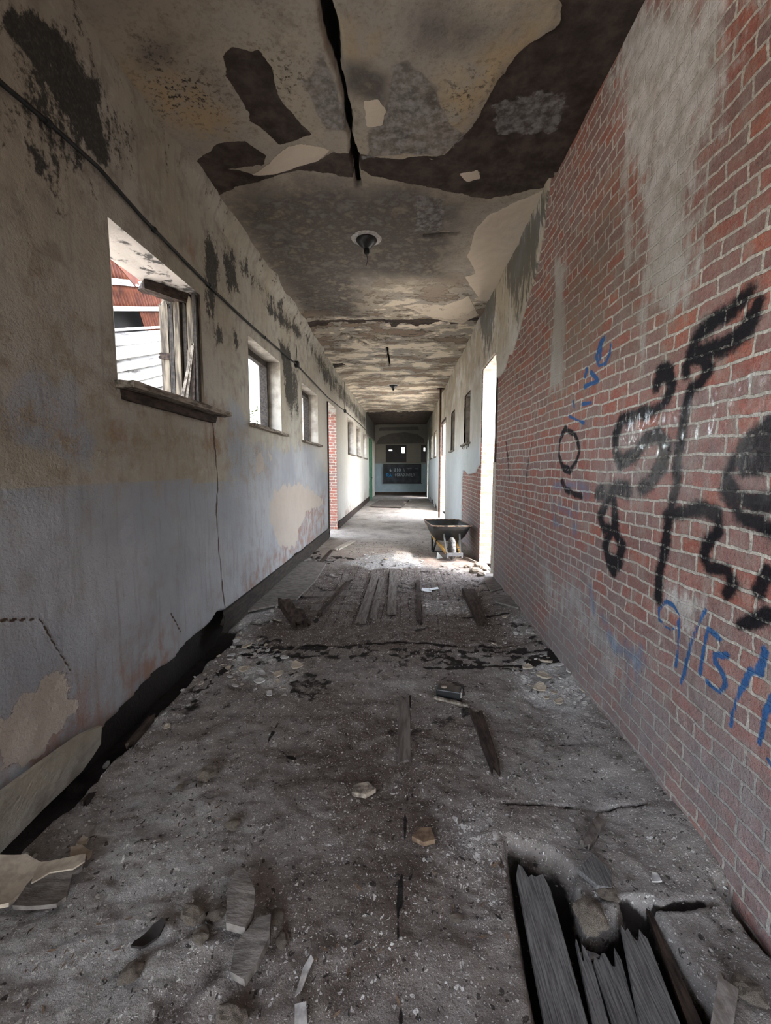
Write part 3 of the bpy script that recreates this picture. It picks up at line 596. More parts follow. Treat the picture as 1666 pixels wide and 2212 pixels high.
mouldR = .4 * sstep(3.1, 3.8, V) + .55 * FR([[(1100, 570), (1190, 420), (1160, 620), (1120, 720)], [(1040, 660), (1075, 600), (1075, 760), (1050, 790)]], .12)
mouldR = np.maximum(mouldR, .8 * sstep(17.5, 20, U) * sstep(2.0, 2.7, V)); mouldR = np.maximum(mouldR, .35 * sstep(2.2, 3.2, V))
upper = sstep(2.2, 3.4, V)
disp = (fbm(U * 2, V * 2, 3, 41) - .5) * .03 + (fbm(U * 18, V * 18, 3, 44) - .5) * .008
disp = disp * hole_fade(U, V, holesR) - coat * .035 * np.where(U < 9.0, 1, 1)
wall('wall_right', XR, XR + TH, holesR, uR, vR, disp, dict(coat=coat, black=black, blue=blue, faint=faint, smear=smear, brown=brown, dust=dust, wet=wet, mould=mouldR, upper=upper), M['right'],
     'long right corridor wall of bare red brick with black and blue graffiti')

# ------------------------------------------------------------------ ceiling
xc = axis(XL - .06, XR + .06, lambda v: .0125); yc = axis(YREAR, YEND + .1, big_step)
U, V = np.meshgrid(xc, yc, indexing='ij'); wob = (fbm(U * 5, V * 5, 4, 61) - .5)
def FC(polys, w):
    r = np.zeros(U.shape)
    for p in polys: r = np.maximum(r, soft(sdist(U, V, PL(on_ceil, *p)) + wob * w * .9, w))
    return r
bare = FC([[(478, 125), (500, 112), (560, 112), (590, 150), (598, 210), (640, 260), (672, 296), (602, 318), (575, 290), (540, 270), (520, 215), (490, 175)],
           [(400, 372), (430, 340), (470, 315), (530, 310), (577, 337), (570, 355), (500, 368), (420, 390)], [(410, 378), (500, 368), (560, 378), (700, 345), (720, 335), (760, 340), (765, 385), (640, 366), (560, 388), (450, 425)],
           [(1440, -60), (1215, -40), (1205, 55), (1112, 130), (1060, 200), (1010, 290), (960, 335), (1000, 395), (1215, 370), (1300, 250)],
           [(740, 335), (860, 345), (960, 335), (1200, 330), (1195, 405), (1060, 430), (800, 385)], [(705, 783), (752, 788), (705, 795)]], .035)
bare = np.maximum(bare, soft(np.abs(V - 7.35 - .25 * wob) - .12 - .2 * wob, .08) * .8)
bare = np.maximum(bare, .95 * sstep(18.3, 19.2, V + wob))
ash = FC([[(840, 135), (880, 130), (950, 190), (965, 270), (1000, 290), (960, 335), (880, 340), (790, 345), (800, 280), (850, 220)], [(1060, 230), (1150, 205), (1235, 205), (1200, 285), (1080, 290)], [(655, 180), (690, 100), (715, 130), (740, 230), (755, 290), (700, 285)], [(905, 420), (960, 430), (955, 500), (900, 500)]], .05)
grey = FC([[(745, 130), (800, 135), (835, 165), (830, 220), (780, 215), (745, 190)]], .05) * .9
grey = np.maximum(grey, FC([[(470, 430), (640, 388), (770, 400), (900, 400), (1000, 440), (960, 600), (780, 600), (770, 690), (650, 672), (560, 560)]], .2) * .9)  # grey mould, with the shadow over this stretch painted into the tone
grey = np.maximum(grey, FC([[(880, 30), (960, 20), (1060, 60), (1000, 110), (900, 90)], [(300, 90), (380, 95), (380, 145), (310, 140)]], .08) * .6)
fresh = FC([[(787, 222), (815, 215), (832, 240), (825, 270), (795, 272)], [(545, 377), (575, 352), (610, 325), (650, 312), (717, 325), (682, 350), (600, 372)], [(870, 662), (900, 655), (960, 660), (1012, 640), (1034, 680), (1000, 700), (940, 690), (900, 672)],
            [(1010, 560), (1025, 500), (1055, 465), (1110, 440), (1190, 405), (1160, 480), (1130, 560), (1080, 640), (1040, 650), (1005, 600), (1030, 590)], [(990, 375), (1030, 365), (1040, 385), (1012, 392)], [(925, 345), (945, 342), (935, 350)]], .03)
yellow = FC([[(230, 130), (420, 170), (500, 260), (470, 330), (350, 250)], [(740, 60), (800, 90), (780, 130), (745, 120)], [(960, 180), (1100, 80), (1190, 10), (1210, 50), (1110, 130), (1000, 280), (960, 290)]], .12)
speck = FC([[(300, 80), (480, 190), (500, 280), (330, 240)], [(980, 170), (1060, 160), (1020, 230), (960, 260)], [(560, 120), (660, 140), (640, 240), (600, 200)]], .12) * .9 + .15
flaky = sstep(5.0, 7.0, V)
crk = np.zeros(U.shape)
for pts, w in (([(690, -40), (703, 0), (716, 70), (730, 140)], .030), ([(730, 140), (746, 210), (757, 290)], .016), ([(757, 290), (767, 345), (775, 400)], .02), ([(898, 512), (990, 508)], .012), ([(706, 785), (745, 787)], .02), ([(836, 752), (842, 790)], .02), ([(740, 723), (800, 748)], .03)):
    crk = np.maximum(crk, soft(sdist(U, V, PL(on_ceil, *pts), False) + wob * .05 - w, w * .5))
disp = (fbm(U * 1.6, V * 1.6, 3, 51) - .5) * .06 + (fbm(U * 12, V * 12, 3, 55) - .5) * .012 - fresh * .010 + bare * .014 + crk * .10
disp += -.05 * sstep(.25, 0, U - XL) * (fbm(U * 0, V * 2.2, 3, 91)) + .10 * sstep(19.0, 19.2, V)*0
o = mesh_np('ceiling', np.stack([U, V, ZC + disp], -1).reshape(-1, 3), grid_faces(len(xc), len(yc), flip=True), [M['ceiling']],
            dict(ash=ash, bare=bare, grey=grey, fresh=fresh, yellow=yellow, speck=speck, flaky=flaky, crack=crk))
tag(o, 'flaking stained plaster ceiling with dark bare patches and a long crack', 'ceiling', kind='structure')
tag(MB().box((-.23, 11.3, ZC + .42), (3.9, 36, .5)).build('roof', M['roomdark']), 'roof slab over the corridor', 'roof', kind='structure')

# ------------------------------------------------------------------ floor
xf = axis(XL - .14, XR + .05, lambda v: .0115); yf = axis(YREAR, YEND + .1, lambda v: max(.009, .0055 * abs(v)) if v > .75 else .25)
U, V = np.meshgrid(xf, yf, indexing='ij'); wob = (fbm(U * 5, V * 5, 4, 71) - .5)
def FF(polys, w, amp=1.0):
    r = np.zeros(U.shape)
    for p in polys: r = np.maximum(r, soft(sdist(U, V, PL(on_floor, *p)) + wob * w * amp, w))
    return r
wob2 = fbm(U * 16, V * 16, 4, 72) - .5
def FLn(pts, w): return soft(sdist(U, V, PL(on_floor, *pts), False) + wob * w * 1.6 + wob2 * (w * 2.0 + .01) - w, w * .6 + .002)
HOLE = [(1098, 1815), (1190, 1838), (1232, 1882), (1262, 1990), (1340, 1975), (1352, 1948), (1400, 1945), (1470, 2060), (1545, 2150), (1560, 2300), (1180, 2300)]
hole = FF([HOLE], .02, .8)
sidegap = sstep(XL + .16, XL + .11, U + .25 * wob * .4) * sstep(4.25, 3.9, V) + FF([[(1550, 1905), (1600, 1920), (1700, 2030), (1700, 2080), (1640, 2020)]], .03)
white = FF([[(500, 1375), (560, 1380), (660, 1430), (640, 1500), (560, 1500), (480, 1450)], [(1090, 1430), (1180, 1415), (1270, 1470), (1310, 1580), (1230, 1570), (1120, 1500)], [(740, 1215), (800, 1196), (900, 1195), (920, 1225), (800, 1232)]], .12) * .95
white = np.maximum(white, .62 * FF([[(960, 1760), (1080, 1700), (1110, 1800), (1120, 2060), (1000, 1960), (900, 1820)], [(1040, 1700), (1180, 1690), (1200, 1730), (1060, 1740)], [(1080, 1330), (1180, 1330), (1200, 1400), (1080, 1390)], [(230, 1560), (420, 1480), (470, 1420), (500, 1340), (560, 1260), (640, 1230), (600, 1340), (520, 1420), (400, 1560), (260, 1660)], [(900, 1290), (1050, 1290), (1060, 1330), (900, 1330)]], .15))
white = np.maximum(white, .30 + .16 * (fbm(U * 1.1, V * 1.1, 3, 66) - .5))
smoothgrey = FF([[(0, 1880), (180, 1760), (330, 1640), (480, 1680), (500, 1800), (420, 1940), (330, 2212), (0, 2212)], [(600, 1225), (690, 1210), (660, 1290), (600, 1340), (520, 1345), (560, 1270)], [(1050, 1240), (1110, 1240), (1150, 1330), (1070, 1310)]], .12) * .9
brown = FF([[(640, 1240), (760, 1220), (960, 1230), (1060, 1260), (1080, 1330), (1160, 1400), (900, 1420), (500, 1410), (560, 1340)], [(700, 1500), (1000, 1560), (1000, 1800), (860, 2212), (640, 2212), (720, 1900), (640, 1600)]], .2) * .75
strips = FF([[(700, 1245), (760, 1225), (960, 1232), (1010, 1260), (1010, 1345), (700, 1350)]], .15)
red = FF([[(700, 1170), (760, 1165), (900, 1185), (1000, 1190), (1066, 1200), (1066, 1240), (980, 1222), (900, 1212), (760, 1205), (690, 1200)]], .3) * .75  # reddish dirt, with the sun streak from the right doorway painted in
far = sstep(7.0, 8.2, V) * sstep(21, 17.5, V) * .9 + sstep(11.5, 13, V) * sstep(17.5, 16, V) * .5  # paler floor down the hall, with the cross band of daylight painted in
dark = hole * .98 + np.clip(sidegap, 0, 1)
for pts, w in (([(545, 1390), (700, 1396), (860, 1390), (1000, 1396), (1160, 1392)], .022), ([(1000, 1335), (1105, 1332)], .022), ([(920, 1442), (1110, 1438), (1165, 1440)], .016), ([(1075, 1738), (1160, 1736), (1260, 1742), (1400, 1748)], .006),
               ([(1290, 1932), (1350, 1940), (1440, 1955), (1540, 1945)], .007), ([(1180, 1610), (1340, 1618)], .005), ([(886, 1500), (884, 1600), (890, 1720)], .004), ([(760, 1250), (680, 1345)], .02), ([(905, 1260), (910, 1350)], .012),
               ([(880, 1720), (860, 2000), (866, 2212)], .004), ([(500, 1398), (700, 1400)], .03), ([(690, 1200), (760, 1205)], .05), ([(640, 1210), (690, 1190)], .05), ([(800, 1250), (776, 1350)], .02), ([(830, 1420), (820, 1470)], .02),
               ([(720, 1250), (600, 1250)], .010), ([(720, 1275), (590, 1275)], .012), ([(560, 1290), (640, 1330)], .03), ([(1150, 1385), (1190, 1420), (1200, 1440)], .04), ([(1056, 1220), (1080, 1262), (1120, 1310)], .014), ([(600, 1560), (580, 1600), (640, 1640)], .008)):
    dark = np.maximum(dark, 1.0 * FLn(pts, w * 1.15) * sstep(.30, .50, fbm(U * 7, V * 7, 3, 68)))
blot = sstep(.57, .66, .55 * fbm(U * 13, V * 13, 5, 69, .65) + .45 * fbm(U * 3, V * 3, 3, 60)) * sstep(1.5, 2.6, V) * sstep(8.2, 6.8, V)
dark = np.maximum(dark, blot * .62); dark = np.maximum(dark, .7 * FF([[(560, 1395), (780, 1390), (1180, 1395), (1240, 1440), (1160, 1460), (800, 1425), (560, 1430)]], .06) * sstep(.47, .57, fbm(U * 12, V * 18, 5, 64, .6)))
dark = np.maximum(dark, .8 * FF([[(380, 1500), (560, 1370), (640, 1380), (520, 1440), (400, 1560)], [(1180, 1440), (1240, 1480), (1300, 1580), (1270, 1560)], [(640, 1200), (760, 1200), (700, 1225), (620, 1222)]], .08) * sstep(.47, .56, fbm(U * 18, V * 18, 5, 63, .6)))
rough = fbm(U * 9, V * 9, 4, 73)
depth = np.clip(hole * .16 + np.clip(sidegap, 0, 1) * .16, 0, .2)
cr = np.zeros(U.shape)
for pts, w in (([(545, 1390), (700, 1396), (860, 1390), (1000, 1396), (1160, 1392)], .018), ([(1075, 1738), (1160, 1736), (1260, 1742), (1400, 1748)], .006), ([(1290, 1932), (1350, 1940), (1440, 1955), (1540, 1945)], .008)):
    cr = np.maximum(cr, FLn(pts, w))
lump = FF([[(400, 1960), (520, 1900), (600, 1990), (640, 2212), (340, 2212), (330, 2140)]], .15)
disp = (fbm(U * 2.2, V * 2.2, 3, 75) - .5) * .05 + (rough - .5) * (.022 + .03 * lump + .02 * white) + (fbm(U * 35, V * 35, 2, 79) - .5) * (.006 + .008 * white) - cr * .02 - depth
disp += .05 * sstep(.35, .0, XR - U) * (.3 + fbm(U * 3, V * 3, 2, 80)) * sstep(1.2, 1.8, V) * sstep(6, 5.6, V)
disp *= np.where(V > 11, .6, 1)
FLOOR_Z, FXS, FYS = disp, xf, yf
def floor_z(x, y):
    i = min(max(int(np.searchsorted(FXS, x)), 1), len(FXS) - 1); j = min(max(int(np.searchsorted(FYS, y)), 1), len(FYS) - 1)
    return float(FLOOR_Z[i, j])
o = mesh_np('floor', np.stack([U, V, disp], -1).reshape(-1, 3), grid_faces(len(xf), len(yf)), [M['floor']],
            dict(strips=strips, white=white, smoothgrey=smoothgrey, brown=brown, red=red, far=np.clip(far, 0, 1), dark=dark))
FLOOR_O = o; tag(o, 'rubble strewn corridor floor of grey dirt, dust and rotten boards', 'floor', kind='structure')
tag(MB().box((-.23, 11.3, -.40), (3.5, 36, .2)).build('trim_1', M['roomdark']), 'dark crawl space under the corridor floor', 'subfloor', kind='structure')
# ------------------------------------------------------------------ end walls
xe = axis(XL - .05, XR + .4, lambda v: .04, [-1.08, .08, .90]); ze = axis(-.2, ZC + .1, lambda v: .04, [1.84, 2.80])
END_H = [(-1.08, .08, 1.84, 2.80), (.90, 1.62, 1.84, 2.80)]
U, V = np.meshgrid(xe, ze, indexing='ij')
arch = soft(sdist(U, V, [(-1.65, 2.85), (-1.4, 3.25), (-.8, 3.45), (0, 3.52), (.7, 3.4), (1.05, 3.15), (1.1, 2.9)]) , .05)  # arched patch of darker tone above the openings
arch = np.maximum(arch, soft(sdist(U, V, [(-1.5, 3.6), (.8, 3.62), (.7, 3.82), (-1.4, 3.78)]), .05))
o = mesh_np('wall_far', np.stack([U, np.full(U.shape, YEND), V], -1).reshape(-1, 3), grid_faces(len(xe), len(ze), in_holes(xe, ze, END_H)), [M['end']], dict(arch=arch), smooth=False)
tag(o, 'dim end wall with pale blue paint below and a dark arch shape above', 'wall', kind='structure')
# dim room behind the end wall: its back wall has gaps that let daylight in
mb = MB()
mb.box((-2.6, 26.6, 2), (.2, 4.2, 4.4)); mb.box((2.2, 26.6, 2), (.2, 4.2, 4.4)); mb.box((-.2, 26.6, 4.1), (5, 4.4, .2)); mb.box((-.2, 26.6, -.1), (5, 4.4, .2))
tag(mb.build('wall_back_room', M['roomdark']), 'near black side walls of the dark room beyond the end wall openings', 'wall', kind='structure')
BH = [(-.22, -.02, 2.50, 2.88), (-1.06, -.84, 2.64, 2.72), (1.22, 1.32, 2.62, 2.84)]
xe = np.array(sorted({-2.6, 2.2, *[h[i] for h in BH for i in (0, 1)]})); ze = np.array(sorted({-.2, 4.2, *[h[i] for h in BH for i in (2, 3)]}))
U, V = np.meshgrid(xe, ze, indexing='ij')
o = mesh_np('wall_back', np.stack([U, np.full(U.shape, 28.6), V], -1).reshape(-1, 3), grid_faces(len(xe), len(ze), in_holes(xe, ze, BH)), [M['roomdark']], smooth=False)
tag(o, 'near black back wall of the dark room beyond, with bright gaps', 'wall', kind='structure')

# ------------------------------------------------------------------ windows and doors
def reveal(parent, side, a, b, z0, z1, mats, floor=True):
    """the four inner faces of an opening through the wall, each a gently uneven grid"""
    x0, x1 = (XL - TH, XL + .004) if side < 0 else (XR - .004, XR + TH)
    def face(name, fn, mat, n1=14, n2=26):
        s = np.linspace(0, 1, n1); t = np.linspace(0, 1, n2); S, T = np.meshgrid(s, t, indexing='ij')
        wob = (fbm(S * 4, T * 7, 3, int(a * 10) % 50) - .5) * .02 * np.minimum(1, 8 * np.minimum(np.minimum(S, 1 - S), np.minimum(T, 1 - T)))
        V = fn(x0 + (x1 - x0) * S, T, wob); mesh_np(name, np.stack([np.broadcast_to(q, S.shape) for q in V], -1).reshape(-1, 3), grid_faces(n1, n2), [mat], parent=parent)
    face('soffit', lambda X, T, w: (X, a + (b - a) * T, z1 + w), mats[0])
    if floor: face('sill_bed', lambda X, T, w: (X, a + (b - a) * T, z0 + w), mats[1])
    face('near_jamb', lambda X, T, w: (X, a + w, z0 + (z1 - z0) * T), mats[2])
    face('far_jamb', lambda X, T, w: (X, b + w, z0 + (z1 - z0) * T), mats[3])

def rough_plank(mb, a, b, w, h, seed=0, jag=0.0, n=14, up=(0, 0, 1), taper=1.0):
    """a weathered board from a to b: uneven edges, torn ends"""
    rnd = random.Random(seed); a, b = Vector(a), Vector(b); d = (b - a); L = d.length; d.normalize()
    upv = Vector(up); sx = d.cross(upv).normalized(); uz = sx.cross(d).normalized()
    m = 5; vs = []; fs = []
    for layer in (0, 1):
        for i in range(n + 1):
            for j in range(m):
                t = i / n; s = j / (m - 1) - .5
                ww = w * (1 + (taper - 1) * t)
                off = 0
                if i in (0, n): off = rnd.uniform(-jag, jag * .4) * (1 if i else -1)
                e = .05 * w * (mnoise.noise(Vector((t * 4 + seed, s * 2, seed * 1.7)))) if j in (0, m - 1) else 0
                hz = .12 * h * mnoise.noise(Vector((t * 5, s * 5, seed + layer * 9)))
                p = a + d * (L * t + off) + sx * (s * ww + e) + uz * ((h / 2 if layer else -h / 2) + hz)
                vs.append(p)
    N = (n + 1) * m
    for i in range(n):
        for j in range(m - 1):
            k = i * m + j
            fs.append((k, k + m, k + m + 1, k + 1)); fs.append((N + k, N + k + 1, N + k + m + 1, N + k + m))
    for i in range(n):
        for j in (0, m - 1):
            k = i * m + j; fs.append((k, N + k, N + k + m, k + m) if j == 0 else (k, k + m, N + k + m, N + k))
    for i in (0, n):
        for j in range(m - 1):
            k = i * m + j; fs.append((k, k + 1, N + k + 1, N + k))
    return mb.add(vs, fs)
def plank(name, mat, a, b, w, h, parent=None, **k):
    return rough_plank(MB(), a, b, w, h, **k).build(name, mat, parent)

def window(idx, side, o4, label, mats, frame=True, sill=True, sill_mat='oldwood', wide=.05, proud=.07):
    a, b, z0, z1 = o4; s = side; xin = XL if s < 0 else XR
    w = empty('window_%d' % idx, (0, 0, 0), label=label, cat='window', kind='structure')
    reveal(w, s, a, b, z0, z1, mats)
    xm = xin + s * .22
    if frame:
        f = MB()
        f.box((xm, a + .03, (z0 + z1) / 2), (.09, .06, z1 - z0)); f.box((xm, b - .03, (z0 + z1) / 2), (.09, .06, z1 - z0))
        f.box((xm, (a + b) / 2, z1 - .03), (.09, b - a - .12, .06)); f.box((xm, (a + b) / 2, z0 + .025), (.09, b - a - .12, .05))
        f.box((xm - s * .05, b - .075, (z0 + z1) / 2), (.03, .03, z1 - z0 - .1)); f.box((xm - s * .05, (a + b) / 2, z1 - .075), (.03, b - a - .15, .03))
        f.build('frame', M['darkwood'], w)
    if sill:
        xs = xin - s * (proud - .20) / 1.0
        plank('sill_board', M[sill_mat], (xin - s * (proud / 2 - .04), a - wide, z0 - .015), (xin - s * (proud / 2 - .04), b + wide + .1, z0 - .03), proud + .08, .035, w, seed=idx, jag=.03)
    return w

P = M['plaster']
# the broken near window on the left
w1 = window(1, -1, WIN_L[1], 'large broken window opening in the left wall with rusty roofing seen through it', [M['soffit'], M['oldwood'], P, M['vwood']], frame=False, sill=False)
y0, y1 = WIN_L[1][0], WIN_L[1][1]
plank('sill_board', M['oldwood'], (XL + .045, y0 - .04, 2.035), (XL + .06, y1 + .27, 2.02), .15, .04, w1, seed=3, jag=.05)
sb = MB(); rough_plank(sb, (XL - .02, y0 + .02, 1.985), (XL - .0, y1 + .12, 1.965), .10, .06, seed=8, jag=.05); sb.build('sill_bearer', M['rotwood'], w1)
for i, (dx, wd, z0_, z1_) in enumerate([(-.30, .07, 2.06, 2.9), (-.235, .035, 2.06, 2.88), (-.18, .05, 2.06, 2.93), (-.125, .03, 2.06, 2.90), (-.075, .045, 2.06, 2.92), (-.03, .03, 2.06, 2.95), (-.10, .03, 2.06, 2.5)]):
    plank('upright_board', M['vwood' if i % 2 == 0 else 'darkwood'], (XL + dx, y1 - .012 - .014 * (i % 3), z0_), (XL + dx + .008, y1 - .02 - .012 * (i % 3), z1_), wd, .03, w1, seed=20 + i, jag=.05, up=(0, -1, 0))
plank('loose_stick', M['oldwood'], (XL - .145, y1 - .09, 2.07), (XL - .045, y1 - .05, 2.56), .024, .018, w1, seed=31, jag=.02, up=(0, -1, 0))
plank('loose_stick', M['oldwood'], (XL - .115, y1 - .075, 2.07), (XL - .05, y1 - .055, 2.53), .03, .016, w1, seed=32, jag=.02, up=(0, -1, 0))
plank('loose_stick', M['rotwood'], (XL - .055, y1 - .06, 2.10), (XL - .035, y1 - .05, 2.56), .022, .016, w1, seed=33, jag=.02, up=(0, -1, 0))
lm = MB(); rough_plank(lm, (XL - .30, y1 - .30, 2.92), (XL - .10, y1 + .02, 2.92), .10, .07, seed=36, jag=.06); lm.build('broken_lintel', M['rotwood'], w1)
plank('nailer_stub', M['rotwood'], (XL - .34, y1 - .03, 2.47), (XL - .24, y1 - .03, 2.46), .05, .03, w1, seed=38, jag=.03, up=(0, -1, 0))
plank('sill_scrap', M['rotwood'], (XL - .16, y0 + .05, 2.075), (XL - .13, y0 + .42, 2.07), .06, .05, w1, seed=41, jag=.04)
plank('sill_scrap', M['rotwood'], (XL - .20, y0 + .50, 2.08), (XL - .20, y0 + .68, 2.075), .06, .06, w1, seed=42, jag=.02)

window(2, -1, WIN_L[2], 'second window along the left wall with a dark frame and a crooked sill board', [P, M['oldwood'], P, P])
window(3, -1, WIN_L[3], 'third window along the left wall just before the doorway', [P, M['oldwood'], P, P])
window(4, -1, WIN_L[4], 'first window past the left doorway, with a brown sill', [P, M['oldwood'], P, P], wide=.03)
window(5, -1, WIN_L[5], 'middle window of the three past the left doorway', [P, M['oldwood'], P, P], wide=.03)
window(6, -1, WIN_L[6], 'last left window before the green door', [P, M['oldwood'], P, P], wide=.03)
window(7, -1, WIN_L[0], 'left window beside the viewer, outside the view', [P, M['oldwood'], P, P])
w8 = window(8, 1, WIN_R[0], 'first window past the right doorway with a fallen stick in it', [P, M['oldwood'], P, P], proud=.09)
plank('loose_stick', M['oldwood'], (XR + .14, WIN_R[0][0] + .25, 2.04), (XR + .16, WIN_R[0][0] + .02, 2.75), .03, .03, w8, seed=51, up=(1, 0, 0))
for k in range(5):
    plank('splinter', M['oldwood'], (XR - .06, 8.02 + .2 * k, 2.0), (XR - .065, 8.02 + .2 * k, 1.93 - .03 * (k % 2)), .02, .012, w8, seed=60 + k, jag=.02, up=(1, 0, 0), n=4)
w9 = window(9, 1, WIN_R[1], 'second window past the right doorway above blue tinted plaster', [P, M['oldwood'], P, P], proud=.08)
for wp, o4 in ((w8, WIN_R[0]), (w9, WIN_R[1])):
    mb = MB()
    for k in range(5): rough_plank(mb, (XR + TH + .03, o4[0] - .1 + (o4[1] - o4[0] + .2) * (k + .5) / 5, o4[2] - .1), (XR + TH + .03, o4[0] - .1 + (o4[1] - o4[0] + .2) * (k + .5) / 5, o4[3] + .1), (o4[1] - o4[0] + .16) / 5 - .004, .02, seed=700 + k, up=(1, 0, 0))
    mb.build('dark_screen', M['darkwood'], wp)  # board screen added outside to make the opening dark
window(10, 1, WIN_R[2], 'nearer of two bright slit windows far down the right wall', [P, M['oldwood'], P, P], wide=.03)
window(11, 1, WIN_R[3], 'farther of two bright slit windows far down the right wall', [P, M['oldwood'], P, P], wide=.03)

d1 = empty('door_1', label='open left doorway with a raw brick jamb', cat='doorway', kind='structure'); reveal(d1, -1, *DOOR_L, [P, M['oldwood'], P, M['jamb_left']], floor=False)
f = MB(); f.box((XL - .02, DOOR_L[0] + .012, 1.49), (.10, .03, 2.96)); f.box((XL - .30, DOOR_L[1] - .03, 1.0), (.04, .05, 1.96)); f.build('casing', M['darkwood'], d1)
plank('white_casing', M['paleboard'], (XL - .30, DOOR_L[1] - .06, .05), (XL - .30, DOOR_L[1] - .06, 1.95), .09, .03, d1, seed=77, up=(0, -1, 0))
d0 = empty('added_doorway', label='unseen left doorway added behind the viewer to let light in', cat='doorway', kind='structure'); reveal(d0, -1, *ADDED_DOOR_L0, [P, M['oldwood'], P, P], floor=False)
d2 = empty('door_2', label='tall open right doorway where the bare brick wall ends', cat='doorway', kind='structure'); reveal(d2, 1, *DOOR_R, [P, M['oldwood'], P, M['jamb_right']], floor=False)
plank('casing', M['darkwood'], (XR + .01, DOOR_R[0] + .02, 1.62), (XR + .01, DOOR_R[0] + .02, 3.0), .06, .04, d2, seed=78, up=(0, -1, 0))
plank('white_casing', M['paleboard'], (XR - .01, DOOR_R[0] + .02, .1), (XR - .01, DOOR_R[0] + .02, 1.62), .05, .03, d2, seed=79, up=(0, -1, 0))
d3 = empty('door_3', label='wide open right doorway far down the hall beside the rusted pipe', cat='doorway', kind='structure'); reveal(d3, 1, *DOOR_R2, [P, M['oldwood'], P, M['jamb_right']], floor=False)
f = MB(); f.box((XR + .0, DOOR_R2[0] + .03, 1.5), (.07, .07, 3.0)); f.box((XR, (DOOR_R2[0] + DOOR_R2[1]) / 2, 2.98), (.07, DOOR_R2[1] - DOOR_R2[0], .08)); f.box((XR + .02, DOOR_R2[1] - .7, 2.45), (.05, .06, 1.0)); f.build('casing', M['rotwood'], d3)
d4 = empty('door_4', label='green painted door at the far end of the left wall', cat='door', kind='structure')
f = MB(); f.box((XL + .02, 20.9, 1.4), (.05, 1.0, 2.8)); f.build('leaf', M['green'], d4)
f = MB(); f.box((XL + .03, 20.34, 1.45), (.08, .12, 2.9)); f.box((XL + .03, 21.46, 1.45), (.08, .12, 2.9)); f.box((XL + .03, 20.9, 2.86), (.08, 1.24, .12)); f.build('casing', M['green'], d4)
f = MB(); f.tube([(XL + .05, 21.2, 1.05), (XL + .1, 21.2, 1.05)], .025); f.build('knob', M['steel'], d4)
d5 = empty('door_5', label='open right doorway with grey green casing beside the end wall', cat='doorway', kind='structure'); reveal(d5, 1, *DOOR_R3, [P, M['oldwood'], P, P], floor=False)
tr = MB(); tr.box((XR - .02, 21.83, 1.5), (.06, .14, 3.0)); tr.box((XR - .02, 22.67, 1.5), (.06, .14, 3.0)); tr.box((XR - .02, 22.25, 3.02), (.06, .98, .12)); tr.build('casing', M['greypaint'], d5, bevel=.006)
# baseboards
bb = MB(); rough_plank(bb, (XL + .015, 3.75, .115), (XL + .02, 9.33, .11), .21, .03, seed=91, jag=.1, n=40, up=(1, 0, 0)); tag(bb.build('baseboard_left', M['darkwood']), 'dark rotten baseboard along the left wall up to the doorway', 'baseboard', kind='structure')
bb = MB(); rough_plank(bb, (XL + .02, 10.75, .10), (XL + .02, 20.2, .10), .18, .03, seed=92, n=30, up=(1, 0, 0)); rough_plank(bb, (XR - .02, 15.2, .10), (XR - .02, 21.5, .10), .18, .03, seed=93, n=20, up=(1, 0, 0)); rough_plank(bb, (XL, YEND - .02, .09), (XR, YEND - .02, .09), .16, .03, seed=94, n=20, up=(0, 1, 0))
tag(bb.build('baseboard_far', M['rotwood']), 'brown baseboard round the far half of the corridor', 'baseboard', kind='structure')

# ------------------------------------------------------------------ outside
def quad_ground(name, x0, x1, y0, y1, z, mat, label):
    u = np.linspace(x0, x1, 60); v = np.linspace(y0, y1, 80); U, V = np.meshgrid(u, v, indexing='ij')
    zz = z + (fbm(U * .8, V * .8, 3, 7) - .5) * .25
    return tag(mesh_np(name, np.stack([U, V, zz], -1).reshape(-1, 3), grid_faces(60, 80), [mat]), label, 'ground', kind='structure')
quad_ground('ground_left', -22, XL - TH, -14, 40, -.35, M['ground'], 'pale sunlit yard outside the left windows')
quad_ground('ground_right', XR + TH, 22, -14, 40, -.35, M['ground'], 'pale sunlit yard outside the right doorways')
# the collapsed wing outside the broken window: torn rusty roofing on white purlins over flaking white boards, all tipped over
def corrugated(name, parent, y0, y1, xz0, xz1, mat, per=.085, amp=.022):
    n = int((y1 - y0) / per * 8); t = np.linspace(0, 1, 4); y = np.linspace(y0, y1, n); T, Y = np.meshgrid(t, y, indexing='ij')
    d = np.array([xz1[0] - xz0[0], xz1[1] - xz0[1]]); d = d / np.hypot(*d); nrm = (d[1], -d[0])
    w = amp * np.sin(Y * 2 * math.pi / per)
    X = xz0[0] + (xz1[0] - xz0[0]) * T + nrm[0] * w; Z = xz0[1] + (xz1[1] - xz0[1]) * T + nrm[1] * w
    o = mesh_np(name, np.stack([X, Y, Z], -1).reshape(-1, 3), grid_faces(4, n), [mat], parent=parent)
    md = o.modifiers.new('thick', 'SOLIDIFY'); md.thickness = .002
    return o
nb = empty('collapsed_wing', (-4.5, 6.76, 3.62), (math.radians(19), 0, 0), label='collapsed white board wing with rusty corrugated roofing outside the broken left window', cat='building')
mb = MB()
for i in range(20):
    z = -.08 - .19 * i; rough_plank(mb, (.03 * math.sin(i * 2.1), -2.2, z), (.03 * math.sin(i * 1.3), 2.1, z), .185, .04, seed=200 + i, n=40, up=(1, 0, .3), jag=.1)
mb.build('clapboard', M['whiteclap'], nb)
sh = MB(); sh.box((-.35, -.1, -1.2), (.05, 4.2, 5.4)); sh.build('inner_wall', M['roomdark'], nb)
